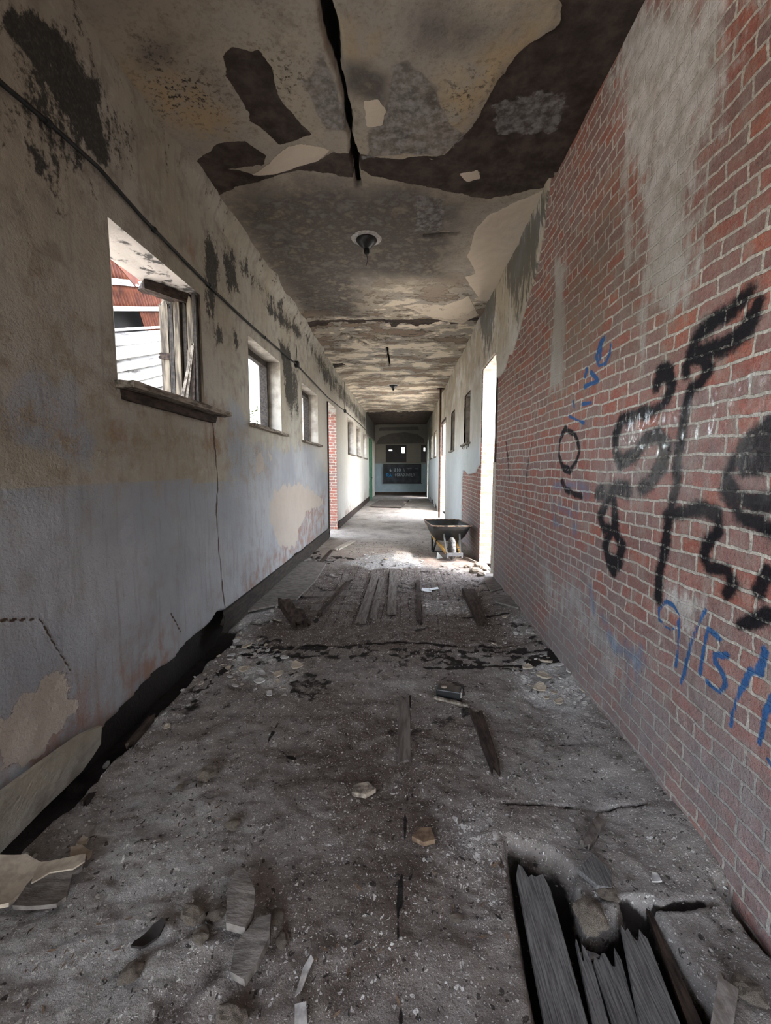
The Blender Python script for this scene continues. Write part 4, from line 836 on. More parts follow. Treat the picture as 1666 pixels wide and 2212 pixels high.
for k, (z, h) in enumerate(((.06, .04), (.36, .065), (.735, .085), (1.28, .09))):
    rough_plank(MB(), (.03, -2.2, z), (.03, 2.1, z), h, .06, seed=300 + k, n=60, up=(1, 0, 0), jag=.05).build('purlin', M['whiteclap'], nb)
for k, (z0, z1, a, b) in enumerate(((-.06, .36, .95, 2.05), (.34, .74, .22, 2.05), (.72, 1.28, -2.2, 2.05), (1.26, 1.75, -2.2, 2.05))):
    corrugated('roof_sheet', nb, a, b, (-.08, z0), (-.12, z1), M['tin'])
hs_ = MB(); rough_plank(hs_, (.22, -.32, 1.35), (.24, .52, .70), .17, .015, seed=77, jag=.12, up=(1, 0, 0)); hs_.build('hanging_sheet', M['tin'], nb)
# a low ruined wall farther along, in front of open sky
lw = empty('ruined_wall', (-5.6, 16.5, -.35), label='low ruined cream wall beyond the second left window', cat='wall')
mb = MB()
for i in range(14): rough_plank(mb, (.02 * math.sin(i), -3.4, .12 + .22 * i), (0, 4, .12 + .22 * i), .225, .2, seed=500 + i, n=30, up=(1, 0, 0), jag=.25)
mb.build('masonry', M['whiteclap'], lw)
def shrub(x, y, hc, r, seed, label):
    rnd = random.Random(seed); e = empty('shrub', (x, y, -.38), label=label, cat='shrub'); mb = MB(); st = MB()
    for i in range(1500):
        d = Vector((rnd.gauss(0, 1), rnd.gauss(0, 1), rnd.gauss(0, 1))).normalized() * r * rnd.uniform(.3, 1) ** .5; d.z = d.z * 1.3 + hc
        a = Vector((rnd.gauss(0, 1), rnd.gauss(0, 1), rnd.gauss(0, .6))).normalized(); b = a.cross(Vector((rnd.random(), rnd.random(), 1))).normalized(); s = rnd.uniform(.03, .07)
        mb.add([d - a * s, d + b * s * .4, d + a * s, d - b * s * .4], [(0, 1, 2, 3)])
    for i in range(9):
        an = rnd.uniform(0, 6.28); st.tube([(0, 0, 0), (.1 * r * math.cos(an), .1 * r * math.sin(an), hc * .6), (.7 * r * math.cos(an), .7 * r * math.sin(an), hc + r * .8)], [.03, .02, .006], 5)
    mb.build('foliage', M['foliage'], e); st.build('stem', M['rotwood'], e)
shrub(-3.9, 11.6, 2.6, .75, 1, 'dark leafy shrub outside the second left window')
shrub(-3.4, 14.8, 2.2, .8, 2, 'leafy shrub outside the third left window')

# ------------------------------------------------------------------ conduit, boxes, fixtures, pipe
pts = [(0, 190), (100, 272), (200, 360), (300, 472), (400, 573), (460, 632), (520, 688), (580, 740), (637, 787), (705, 858), (743, 888), (775, 915), (790, 930)]
cp = [on_left(*p) for p in pts]; cp = [(-3.0, 3.1), (0.5, 3.1)] + cp
cd = empty('wall_conduit', label='thin black conduit running along the left wall above the windows', cat='conduit')
MB().tube([(XL + .028, y, z) for y, z in cp], .011, 8).build('tube', M['cable'], cd)
for y in (2.1, 2.95, 3.75, 5.2): MB().tube([(XL + .028, y - .012, np.interp(y, [c[0] for c in cp], [c[1] for c in cp])), (XL + .028, y + .012, np.interp(y, [c[0] for c in cp], [c[1] for c in cp]))], .018, 8).build('clip', M['cable'], cd)
def junction(px, py, label, r=.05):
    y, z = on_left(px, py); e = empty('junction_box', (XL, y, z), label=label, cat='junction box')
    MB().lathe([(0, 0), (r, 0), (r, .05), (r * .9, .06), (0, .06)], 20).build('box', M['cable'], e); MB().lathe([(0, .06), (r * .75, .06), (r * .7, .068), (0, .068)], 20).build('cover', M['steel'], e)
    e.rotation_euler = (0, math.pi / 2, 0)
junction(637, 787, 'round black junction box on the left wall beside the second window')
junction(743, 888, 'small round junction box on the left wall past the doorway', .045)
y, z = on_left(743, 888)
dr = MB().tube([(XL + .02, y, z + .04), (XL + .02, y - .03, z + .25), (XL + .02, y + .02, z + .45), (XL + .025, y - .01, 3.88)], .006, 6)
tag(dr.build('drop_wire', M['cable']), 'black wire rising from the far junction box to the ceiling', 'wire')
y, z = on_left(637, 787)
dr = MB().tube([(XL + .02, y, z + .04), (XL + .025, y + .04, z + .2), (XL + .02, y + .02, z + .30)], .006, 6)
tag(dr.build('drop_wire', M['cable']), 'short loose wire above the near junction box', 'wire')
def ceiling_lamp(x, y, label, s=1.0):
    e = empty('ceiling_light', (x, y, ZC), label=label, cat='ceiling light')
    MB().lathe([(0, -.005), (.105 * s, -.005), (.11 * s, -.02), (.085 * s, -.05), (.045 * s, -.085), (.03 * s, -.10), (0, -.10)], 28).build('canopy', M['black'], e)
    MB().lathe([(.0, -.10), (.028 * s, -.10), (.03 * s, -.135), (.022 * s, -.15), (0, -.15)], 16).build('socket', M['cable'], e)
    MB().lathe([(.105 * s, .012), (.16 * s, .012), (.16 * s, .0), (.105 * s, -.006)], 28).build('paint_ring', M['chip_white'], e)
    MB().tube([(0, 0, -.15), (.01, .01, -.21), (-.008, 0, -.27)], .003, 5).build('wire', M['cable'], e)
ceiling_lamp(*on_ceil(792, 516), 'black bowl light fixture nearer on the ceiling')
ceiling_lamp(*on_ceil(850, 832), 'small black light fixture farther down the ceiling', 1.1)
yp = 13.35
rp = empty('rusted_pipe', (XR - .155, yp, 0), label='tall thin rusted pipe standing by the far right doorway', cat='pipe')
MB().tube([(0, 0, -.02), (.01, .02, 1.9), (.0, 0, ZC + .02)], .032, 10).build('pipe', M['rust'], rp)
MB().lathe([(.032, -.01), (.12, -.01), (.12, .015), (.032, .015)], 20, (0, 0, ZC - .03)).build('flange', M['rust'], rp)

# ------------------------------------------------------------------ chalkboard on the end wall
cb = empty('chalkboard', (-.15, YEND - .03, 1.20), label='black chalkboard with white and blue sprayed scrawl on the end wall', cat='chalkboard')
MB().box((0, 0, 0), (2.05, .03, 1.02)).build('slate', M['board'], cb)
f = MB(); f.box((0, -.01, .53), (2.13, .05, .05)); f.box((0, -.01, -.53), (2.2, .07, .05)); f.box((-1.045, -.01, 0), (.05, .05, 1.02)); f.box((1.045, -.01, 0), (.05, .05, 1.02)); f.build('frame', M['darkwood'], cb)
GL = {'G': [[(.9, .85), (.5, 1), (.1, .7), (.1, .25), (.5, 0), (.9, .2), (.9, .45), (.55, .45)]], 'R': [[(.1, 0), (.1, 1), (.7, .95), (.85, .75), (.6, .5), (.1, .5)], [(.5, .5), (.9, 0)]], 'A': [[(.05, 0), (.5, 1), (.95, 0)], [(.25, .4), (.75, .4)]],
      'D': [[(.1, 0), (.1, 1), (.6, .9), (.9, .5), (.6, .1), (.1, 0)]], 'U': [[(.1, 1), (.1, .25), (.5, 0), (.9, .25), (.9, 1)]], 'T': [[(0, 1), (1, 1)], [(.5, 1), (.5, 0)]], 'E': [[(.9, 1), (.1, 1), (.1, 0), (.9, 0)], [(.1, .5), (.7, .5)]],
      'B': [[(.1, 0), (.1, 1), (.7, .9), (.7, .6), (.1, .52), (.8, .4), (.8, .1), (.1, 0)]], 'I': [[(.5, 0), (.5, 1)]], 'O': [[(.5, 1), (.1, .7), (.1, .3), (.5, 0), (.9, .3), (.9, .7), (.5, 1)]], '&': [[(.9, 0), (.2, .75), (.4, 1), (.6, .8), (.1, .3), (.4, 0), (.9, .45)]],
      'S': [[(.9, .85), (.5, 1), (.1, .75), (.9, .3), (.5, 0), (.1, .15)]], '(': [[(.7, 1), (.3, .7), (.3, .3), (.7, 0)]], '?': [[(.1, .75), (.4, 1), (.9, .8), (.5, .45), (.5, .2)], [(.5, .05), (.5, 0)]], '~': [[(0, .4), (.3, .6), (.6, .35), (1, .6)]], 'V': [[(.05, 1), (.5, 0), (.95, 1)]], 'N': [[(.1, 0), (.1, 1), (.9, 0), (.9, 1)]]}
def scrawl(text, x, z, h, w, r, mat):
    mb = MB()
    for ch in text:
        for st in GL.get(ch, []):
            mb.tube([(x + p[0] * w * .85, -.018, z + p[1] * h) for p in st], r, 6)
        x += w
    mb.build('lettering', mat, cb)
scrawl('& BIOLV', -.72, .12, .19, .13, .018, M['chalk']); scrawl('~~ ~', .25, .2, .2, .16, .010, M['chalk']); scrawl('(GRADUATE?', -.42, -.14, .17, .115, .017, M['chalk']); scrawl('RA', -.90, -.16, .18, .16, .03, M['bluechalk'])

# ------------------------------------------------------------------ wheelbarrow
wb = empty('wheelbarrow', (.80, 7.2, 0), (0, 0, math.radians(5)), label='black steel wheelbarrow with yellow wooden handles parked by the right doorway', cat='wheelbarrow')
def tray_ring(z, x, yf, yb, r, n=8):
    out = []
    for cx, cy, a0 in ((x - r, yb - r, 0), (-x + r, yb - r, 90), (-x + r, yf + r, 180), (x - r, yf + r, 270)):
        for i in range(n + 1):
            a = math.radians(a0 + 90 * i / n); out.append((cx + r * math.cos(a), cy + r * math.sin(a), z))
    return out
# ring heights rise towards the front lip
rings = [(.275, .165, .27, .80, .08), (.29, .215, .20, .86, .09), (.36, .265, .12, .95, .10), (.46, .30, .03, 1.03, .11), (.55, .335, -.07, 1.10, .12)]
vs = []; n = 36
for (z, x, yf, yb, r) in rings:
    for p in tray_ring(z, x, yf, yb, r): vs.append((p[0], p[1], p[2] + .05 * max(0, (.45 - p[1])) * (z - .27) / .27))
fs = [(i * n + k, i * n + (k + 1) % n, (i + 1) * n + (k + 1) % n, (i + 1) * n + k) for i in range(len(rings) - 1) for k in range(n)]; fs.append(tuple(range(n))[::-1])
tb = MB(); tb.add(vs, fs, True); tray = tb.build('tray', M['black'], wb)
tray.data.materials.append(M['tray_in']); md = tray.modifiers.new('thick', 'SOLIDIFY'); md.thickness = .004; md.offset = -1; md.material_offset = 1
top = vs[-n:]; MB().tube([(p[0] * 1.01, p[1], p[2]) for p in top], .011, 8, closed=True).build('rim', M['rim'], wb)
for s in (-1, 1):
    MB().beam((s * .10, -.20, .12), (s * .19, .78, .248), .038, .045).beam((s * .19, .775, .2475), (s * .265, 1.40, .50), .036, .042).build('handle', M['yellow'], wb, bevel=.006)
    MB().tube([(s * .252, 1.27, .447), (s * .268, 1.42, .508)], .024, 10).build('grip', M['rust'], wb)
    lg = MB(); lg.tube([(s * .18, .52, .245), (s * .225, .60, .02), (s * .225, .74, .012), (s * .21, .86, .27)], .019, 8); lg.build('leg', M['black'], wb)
    MB().beam((s * .115, -.12, .15), (s * .135, .06, .43), .03, .014).build('brace', M['cable'], wb, bevel=.002)
MB().tube([(-.235, .67, .012), (.235, .67, .012)], .01, 8).build('cross_bar', M['black'], wb)
f = MB(); f.box((0, -.225, .13), (.27, .022, .06)); f.box((-.12, -.19, .115), (.022, .09, .09)); f.box((.12, -.19, .115), (.022, .09, .09)); f.build('nose_guard', M['steel'], wb, bevel=.003)
wh = MB(); R_ = .19; tr_ = .05
pr_ = [(R_ - tr_ + tr_ * math.cos(a) * 1.0, tr_ * .85 * math.sin(a)) for a in [2 * math.pi * i / 14 for i in range(15)]]
nn = 36; vs = [(z, r * math.cos(2 * math.pi * k / nn), R_ + r * math.sin(2 * math.pi * k / nn)) for r, z in pr_[:-1] for k in range(nn)]
wh.add(vs, [(i * nn + k, i * nn + (k + 1) % nn, ((i + 1) % 14) * nn + (k + 1) % nn, ((i + 1) % 14) * nn + k) for i in range(14) for k in range(nn)], True)
tyre = wh.build('wheel', M['rubber'], wb)
MB().tube([(-.03, 0, R_), (.03, 0, R_)], .095, 24).tube([(-.05, 0, R_), (.05, 0, R_)], .03, 16).build('hub', M['steel'], tyre)
MB().tube([(-.13, 0, R_), (.13, 0, R_)], .009, 8).build('axle', M['steel'], wb)
zf = floor_z(.8, 7.2); wb.location.z = max(zf, floor_z(.7, 7.8), floor_z(.9, 7.9)) - .004

# ------------------------------------------------------------------ boards, sticks and wreckage on the floor
def lay(name, mat, a, b, w, h, label, cat='board', lift=.0, seed=0, jag=.04, n=16, taper=1.0, tilt=(0, 0), group=None):
    za = floor_z(*a) + lift + tilt[0] + h / 2; zb = floor_z(*b) + lift + tilt[1] + h / 2
    c = Vector(((a[0] + b[0]) / 2, (a[1] + b[1]) / 2, (za + zb) / 2))
    o = rough_plank(MB(), Vector((*a, za)) - c, Vector((*b, zb)) - c, w, h, seed=seed, jag=jag, n=n, taper=taper).build(name, mat)
    o.location = c; return tag(o, label, cat, group)
G = on_floor
lay('loose_board', M['paleboard'], G(727, 1190), G(763, 1172), .11, .03, 'short pale loose board lying by the left wall before the doorway', seed=401, lift=.012)
lay('floor_strip', M['greyboard'], G(778, 1350), G(812, 1244), .10, .022, 'long grey floor strip lying slanted in the middle of the floor', seed=402, lift=.008)
lay('floor_strip', M['greyboard'], G(806, 1338), G(826, 1250), .075, .022, 'dusty floor strip just right of the slanted long one', seed=403, lift=.004)
lay('floor_strip', M['greyboard'], G(846, 1330), G(850, 1235), .10, .02, 'straight grey floor strip in the middle of the corridor', seed=404, lift=.006)
lay('floor_strip', M['rotwood'], G(906, 1346), G(903, 1255), .05, .02, 'narrow dark strip left of the white scraps of paper', seed=405, lift=.006)
lay('floor_strip', M['greyboard'], G(873, 1652), G(873, 1508), .075, .012, 'dusty board set flush in the floor below the black box', seed=406, lift=.0)
lay('rotten_stick', M['rotwood'], G(690, 1338), G(752, 1262), .05, .04, 'long rotten stick slanting across the left half of the floor', 'stick', seed=407, lift=.01)
lay('rotten_stick', M['rotwood'], G(1042, 1356), G(1012, 1283), .09, .06, 'rotten club shaped stick near the right wall', 'stick', seed=408, taper=1.7, lift=.008)
lay('rotten_stick', M['rotwood'], G(1072, 1676), G(1028, 1540), .05, .035, 'thin crumbling rotten stick right of the middle of the near floor', 'stick', seed=409, taper=1.5, lift=.004, jag=.08)
lay('rotten_stick', M['rotwood'], G(280, 1620), G(330, 1560), .035, .03, 'dark splinter lying beside the gap under the left wall', 'stick', seed=410, lift=.006)
lay('rotten_stick', M['darkwood'], G(180, 1745), G(245, 1625), .03, .025, 'black stick at the edge of the gap along the left wall', 'stick', seed=411, lift=.01)
lay('rotten_stick', M['rotwood'], G(690, 1222), G(716, 1192), .05, .03, 'dark stick below the short pale board', 'stick', seed=412, lift=.01)
lay('rotten_stick', M['greyboard'], G(1262, 1835), G(1300, 1768), .035, .022, 'grey stick above the broken hole in the floor', 'stick', seed=413, lift=.006)
lay('rotten_stick', M['oldwood'], G(940, 1512), G(1012, 1522), .02, .015, 'thin stick lying in front of the black box', 'stick', seed=414, lift=.004)
lay('rotten_stick', M['rotwood'], G(1080, 1858), G(1104, 1885), .016, .012, 'small dark twig left of the broken hole', 'stick', seed=415, lift=.002)
lay('rotten_stick', M['oldwood'], G(985, 1198), G(1030, 1218), .03, .02, 'stick on the floor between the wheelbarrow and the right doorway', 'stick', seed=416, lift=.004)
lay('floor_strip', M['greyboard'], (-1.05, 4.55), (-.55, 4.62), .16, .02, 'short cross board by the long rotten stick', seed=417, lift=.002)
lay('floor_strip', M['greyboard'], (-1.25, 5.05), (-.62, 5.08), .18, .02, 'cross board left of the long rotten stick', seed=418, lift=.002)
# rotten log chunk by the left
lg = empty('rotten_log', (-1.03, 4.03, floor_z(-1.03, 4.03)), label='dark crumbling log end leaning up in front of the pale slab on the left', cat='log')
mb = MB(); rough_plank(mb, (.02, -.04, .015), (-.22, .26, .17), .11, .08, seed=420, jag=.10, n=18); mb.build('trunk', M['rotwood'], lg)
mb = MB(); rough_plank(mb, (.10, -.02, .012), (-.06, .26, .08), .05, .04, seed=421, jag=.08); mb.build('splinter', M['rotwood'], lg)
# charred boards over the hole
def charred(poly, z, label, seed, mat='char'):
    """a broken board given by its outline on the floor, torn across the top end"""
    rnd = random.Random(seed); P_ = [Vector(on_floor(*p, z)) for p in poly]; bl, tl, tr2, br = P_
    nx, ny = 9, 26; vs = []; fs = []; jag = [rnd.uniform(-.05, .02) for _ in range(nx)]
    for layer in (0, 1):
        for i in range(ny + 1):
            for j in range(nx):
                s = j / (nx - 1); t = i / ny
                a = bl.lerp(br, s); b = tl.lerp(tr2, s); d = (b - a).normalized(); p = a.lerp(b, t) + d * (jag[j] * max(0, t - .7) / .3)
                hz = .0018 * mnoise.noise(Vector((s * 4, t * 3, seed)))
                vs.append((p.x, p.y, z + (0 if layer else -.024) + hz))
    N = (ny + 1) * nx
    for i in range(ny):
        for j in range(nx - 1):
            k = i * nx + j; fs += [(k, k + nx, k + nx + 1, k + 1), (N + k, N + k + 1, N + k + nx + 1, N + k + nx)]
        for j in (0, nx - 1):
            k = i * nx + j; fs.append((k, N + k, N + k + nx, k + nx) if j == 0 else (k, k + nx, N + k + nx, N + k))
    for i in (0, ny):
        for j in range(nx - 1): k = i * nx + j; fs.append((k, k + 1, N + k + 1, N + k))
    o = MB().add(vs, fs).build('charred_board', M[mat]); return tag(o, label, 'board')
charred([(1192, 2290), (1112, 1868), (1182, 1895), (1292, 2290)], -.018, 'wide grey charred board along the left edge of the broken hole', 1)
charred([(1296, 2290), (1246, 2040), (1270, 2048), (1338, 2290)], -.030, 'narrow charred board second from the left across the hole', 2)
charred([(1348, 2290), (1274, 2058), (1336, 2050), (1400, 2290)], -.034, 'short charred board in the middle of the hole', 3)
charred([(1398, 2290), (1338, 1978), (1400, 2030), (1500, 2290)], -.014, 'jagged grey charred board right of the middle of the hole', 4)
charred([(1500, 2250), (1388, 1940), (1400, 1950), (1535, 2250)], -.045, 'thin dark splintered board on the right side of the hole', 5, 'rotwood')
lay('broken_board', M['greyboard'], G(1556, 2240), G(1572, 2155), .045, .02, 'small broken grey board end standing out at the bottom right corner', seed=430, lift=.05)

# ------------------------------------------------------------------ slabs, chips, clods
def slab_mesh(name, poly, th, mat, seed=0, curl=0.0, bumpy=.004, res=18, mat2=None):
    """a flake of plaster: outline poly about the origin, thickness th, curled up at its rim"""
    bm = bmesh.new(); pv = [bm.verts.new((x, y, 0)) for x, y in poly]; f = bm.faces.new(pv)
    bmesh.ops.triangulate(bm, faces=[f]); bmesh.ops.subdivide_edges(bm, edges=bm.edges[:], cuts=2, use_grid_fill=True); bmesh.ops.subdivide_edges(bm, edges=bm.edges[:], cuts=1 if len(poly) < 14 else 0) if len(poly) < 14 else None
    R2 = max(x * x + y * y for x, y in poly)
    for v in bm.verts:
        r2 = (v.co.x ** 2 + v.co.y ** 2) / R2
        n = mnoise.noise(Vector((v.co.x * 9 + seed, v.co.y * 9, seed)))
        v.co.z = curl * r2 * (1 + .8 * mnoise.noise(Vector((seed * 3.3, v.co.x * 2, v.co.y * 2)))) + bumpy * n
    r = bmesh.ops.extrude_face_region(bm, geom=bm.faces[:])
    for e in r['geom']:
        if isinstance(e, bmesh.types.BMVert): e.co.z += th
    bmesh.ops.recalc_face_normals(bm, faces=bm.faces[:])
    m = bpy.data.meshes.new(name); bm.to_mesh(m); bm.free(); m.materials.append(mat); return m
def irr(n, r, rnd, asp=1.0):
    return [(r * rnd.uniform(.62, 1.1) * math.cos(2 * math.pi * i / n) , asp * r * rnd.uniform(.62, 1.1) * math.sin(2 * math.pi * i / n)) for i in range(n)]
def slab_at(name, pix, th, mat, label, cat, seed, curl=0.0, lift=0.0, rot=(0, 0, 0), z=0.0):
    P_ = [on_floor(*p, z) for p in pix]; cx = sum(p[0] for p in P_) / len(P_); cy = sum(p[1] for p in P_) / len(P_)
    o = bpy.data.objects.new(name, slab_mesh(name, [(p[0] - cx, p[1] - cy) for p in P_], th, mat, seed, curl)); COL.objects.link(o)
    o.location = (cx, cy, floor_z(cx, cy) + lift); o.rotation_euler = rot; return tag(o, label, cat)
slab_at('plaster_slab', [(-30, 1890), (60, 1872), (92, 1885), (70, 1925), (20, 1975), (-30, 1990)], .016, M['chip_cream'], 'curled cream plaster slab at the left edge of the near floor', 'plaster slab', 1, .02, .02, (0, .12, 0))
slab_at('plaster_slab', [(98, 1898), (150, 1885), (190, 1878), (180, 1900), (158, 1915), (145, 1970), (125, 1988), (30, 1990), (60, 1940)], .016, M['stone'], 'grey plaster slab with a cream edge on the near left floor', 'plaster slab', 2, .015, .018)
slab_at('plaster_flake', [(88, 1893), (150, 1882), (188, 1875), (186, 1892), (160, 1908), (110, 1914), (70, 1940), (78, 1915)], .006, M['chip_cream'], 'long cream strip of plaster on the far edge of the grey slab', 'plaster flake', 22, .004, .040)
slab_at('plaster_slab', [(150, 1870), (155, 1850), (178, 1842), (200, 1855), (195, 1868), (172, 1882)], .012, M['chip_cream'], 'round cream plaster flake above the grey slab', 'plaster slab', 3, .01, .012)
slab_at('plaster_slab', [(165, 1833), (180, 1815), (192, 1820), (186, 1835)], .010, M['chip_cream'], 'small pinkish plaster flake at the top of the flakes by the left gap', 'plaster slab', 4, .006, .008)
slab_at('stone_slab', [(490, 2035), (492, 1970), (510, 1925), (530, 1920), (552, 1965), (550, 2005), (530, 2045)], .030, M['stone'], 'upright looking grey stone slab in the rubble on the near left floor', 'stone slab', 5, .0, .035, (.06, .05, 0))
slab_at('stone_slab', [(500, 2130), (510, 2070), (560, 2015), (588, 2010), (585, 2060), (560, 2110), (530, 2150)], .026, M['stone'], 'slanted grey stone slab below the upright looking one', 'stone slab', 6, .0, .03, (.04, -.05, 0))
slab_at('stone_slab', [(1248, 1890), (1280, 1855), (1322, 1895), (1322, 1930), (1290, 1925)], .020, M['char'], 'dark slate piece at the top of the broken hole', 'slate', 7, .0, .012)
slab_at('floor_slab', [(560, 1275), (620, 1225), (672, 1215), (705, 1222), (680, 1262), (640, 1302), (590, 1315), (520, 1330)], .02, M['stone'], 'long pale plaster slab lying along the left wall in the middle distance', 'plaster slab', 8, .0, .006)
slab_at('stone_slab', [(760, 1722), (765, 1705), (795, 1700), (812, 1715), (790, 1728)], .022, M['clod'], 'flat tan mortar lump alone in the middle of the near floor', 'mortar lump', 9, .0, .004)
slab_at('stone_slab', [(890, 1825), (905, 1805), (930, 1802), (940, 1830), (915, 1838)], .020, M['leaf'], 'flat reddish brown stone in the middle of the near floor', 'stone', 10, .0, .006)
slab_at('tile_piece', [(637, 2230), (637, 2185), (662, 2178), (664, 2230)], .012, M['chip_white'], 'small white tile piece at the bottom edge of the picture', 'tile', 11, .0, .012)
slab_at('plaster_slab', [(1070, 1312), (1065, 1298), (1110, 1300), (1140, 1320), (1120, 1328)], .018, M['stone'], 'pale plaster slab at the foot of the right brick wall', 'plaster slab', 12, .004, .01)
slab_at('plaster_slab', [(1046, 1262), (1050, 1245), (1085, 1246), (1110, 1275), (1060, 1285)], .016, M['stone'], 'grey slab at the foot of the brick wall before the doorway', 'plaster slab', 13, .004, .01)
slab_at('paper_scrap', [(910, 1277), (912, 1271), (934, 1272), (933, 1281)], .002, M['paper'], 'white paper scrap in the middle of the floor, left one of two touching', 'paper', 14, .012, .008)
slab_at('paper_scrap', [(930, 1277), (928, 1273), (946, 1271), (948, 1275)], .002, M['paper'], 'white paper scrap in the middle of the floor, right one of two touching', 'paper', 15, .008, .010)
slab_at('fallen_partition', [(800, 1096), (820, 1084), (884, 1083), (868, 1098)], .05, M['greyboard'], 'flat panel lying on the floor near the end wall', 'panel', 16, .0, .03)
slab_at('paint_chip', [(638, 2165), (655, 2100), (672, 2072), (678, 2082), (666, 2110), (652, 2150)], .004, M['chip_white'], 'thin white torn strip on the near floor above the tile piece', 'paint chip', 17, .004, .01)
slab_at('plaster_flake', [(1255, 2005), (1262, 1990), (1290, 2000), (1300, 2008), (1275, 2012)], .006, M['chip_white'], 'pale flake lying inside the broken hole', 'plaster flake', 18, .01, .03)
slab_at('plaster_flake', [(1408, 1912), (1408, 1890), (1420, 1893), (1430, 1910)], .006, M['chip_white'], 'white oval flake near the right wall beyond the hole', 'plaster flake', 19, .004, .006)
# white scrap leaning under the wheelbarrow
sc = MB().prism([(0, 0), (.14, 0), (.10, .03), (.02, .12)], -.004, .004, lambda v: Vector((v.x, v.z, v.y))).build('white_scrap', M['paper'])
sc.location = (.55, 7.33, floor_z(.55, 7.33) - .005); sc.rotation_euler = (-.25, 0, 0); tag(sc, 'white triangular scrap at the foot of the wheelbarrow leg', 'scrap')
# black box
x, y = G(970, 1500); bb = empty('black_box', (x, y, floor_z(x, y)), (0, 0, math.radians(-14)), label='small broken black plastic box on the floor left of the rotten stick', cat='box')
MB().box((0, 0, .03), (.165, .09, .055)).build('body', M['plastic'], bb, bevel=.006)
MB().lathe([(0, 0), (.022, 0), (.018, .006), (0, .006)], 12, (-.035, 0, .058)).build('disc', M['clod'], bb); MB().box((.083, 0, .03), (.012, .06, .04)).build('end_plate', M['chip_white'], bb, bevel=.003)
# torn plaster sheet at the foot of the left wall
ps_ = [(-.0, 0), (.25, .02), (.50, .03), (.62, .10), (.60, .22), (.45, .27), (.2, .30), (-.3, .33), (-.3, 0)]
pm = slab_mesh('torn_plaster_sheet', [(p[0] - .2, p[1] - .15) for p in ps_], .018, M['left'], 40, .0)
po = bpy.data.objects.new('torn_plaster_sheet', pm); COL.objects.link(po); po.location = (XL + .055, 1.62, .165)
po.matrix_world = Matrix.Translation((XL + .03, 1.72, .10)) @ Matrix.Rotation(.22, 4, 'Y') @ Matrix(((0, 0, 1, 0), (1, 0, 0, 0), (0, 1, 0, 0), (0, 0, 0, 1)))
tag(po, 'torn flap of cream plaster leaning out at the foot of the left wall', 'plaster sheet')

# clods of crumbled mortar
def clod_mesh(seed, r=1.0, flat=.55):
    bm = bmesh.new(); bmesh.ops.create_icosphere(bm, subdivisions=3, radius=1)
    for v in bm.verts:
        n = 1 + .38 * mnoise.noise(v.co * 1.6 + Vector((seed * 5, 0, 0))) + .2 * mnoise.noise(v.co * 4 + Vector((0, seed * 7, 0))); v.co = Vector((v.co.x * n, v.co.y * n * .85, v.co.z * n * flat)) * r
    m = bpy.data.meshes.new('mortar_clod'); bm.to_mesh(m); bm.free(); m.materials.append(M['clod']); return m
CL = [clod_mesh(i) for i in range(5)]
def clod(x, y, r, i, label, group=None, mat=None, lift=0):
    o = bpy.data.objects.new('mortar_clod', CL[i % 5]); COL.objects.link(o); o.location = (x, y, floor_z(x, y) + r * .38 + lift); o.scale = (r, r, r); o.rotation_euler = (0, 0, i * 1.3)
    return tag(o, label, 'clod', group)
for i, (px, py, r, lb) in enumerate([(505, 1790, .032, 'cracked tan clod beside the smooth grey patch on the near floor'), (448, 1680, .05, 'largest tan clod in the middle of the left floor'), (418, 1985, .042, 'crumbling clod at the left side of the near rubble heap'),
        (468, 1985, .03, 'pinkish clod touching the left side of the stone slab'), (436, 2035, .03, 'clod in front of the crumbling one in the near rubble'), (600, 1990, .028, 'clod right of the upright looking stone slab'), (610, 2035, .024, 'small clod right of the slanted stone slab'), (500, 2200, .04, 'dark clod at the bottom edge below the stone slabs'),
        (285, 2110, .032, 'round grey clod below the black shard'), (1615, 2150, .04, 'grey lump in the bottom right corner of the floor'), (390, 1705, .018, 'small clod left of the largest tan clod'), (432, 1705, .014, 'tiny clod below the largest tan clod'),
        (985, 1985, .02, 'tan crumb left of the broken hole'), (1275, 1975, .06, 'pale rubble lump inside the broken hole'), (1312, 1930, .035, 'brown rubble lump inside the broken hole by the slate')]):
    x, y = G(px, py); clod(x, y, r, i, lb)
for i, (x, y, r, lb) in enumerate([(1.05, 6.3, .09, 'largest pale rubble lump in the right doorway'), (.98, 6.6, .06, 'rubble lump on the inner side of the right doorway heap'), (1.15, 6.7, .07, 'rubble lump against the far jamb of the right doorway'), (1.1, 6.1, .06, 'rubble lump at the near side of the right doorway'), (1.2, 6.45, .08, 'rubble lump on the sill of the right doorway')]):
    o = clod(x, y, r, i + 2, lb)
# black shard with holes
x, y = G(325, 2040)
sh = slab_mesh('black_shard', irr(11, .055, random.Random(5), .45), .008, M['darkleaf'], 12, .02); o = bpy.data.objects.new('black_shard', sh); COL.objects.link(o); o.location = (x, y, floor_z(x, y) + .008); o.rotation_euler = (0, 0, 1.0); tag(o, 'charred black shard on the smooth grey near floor', 'shard')

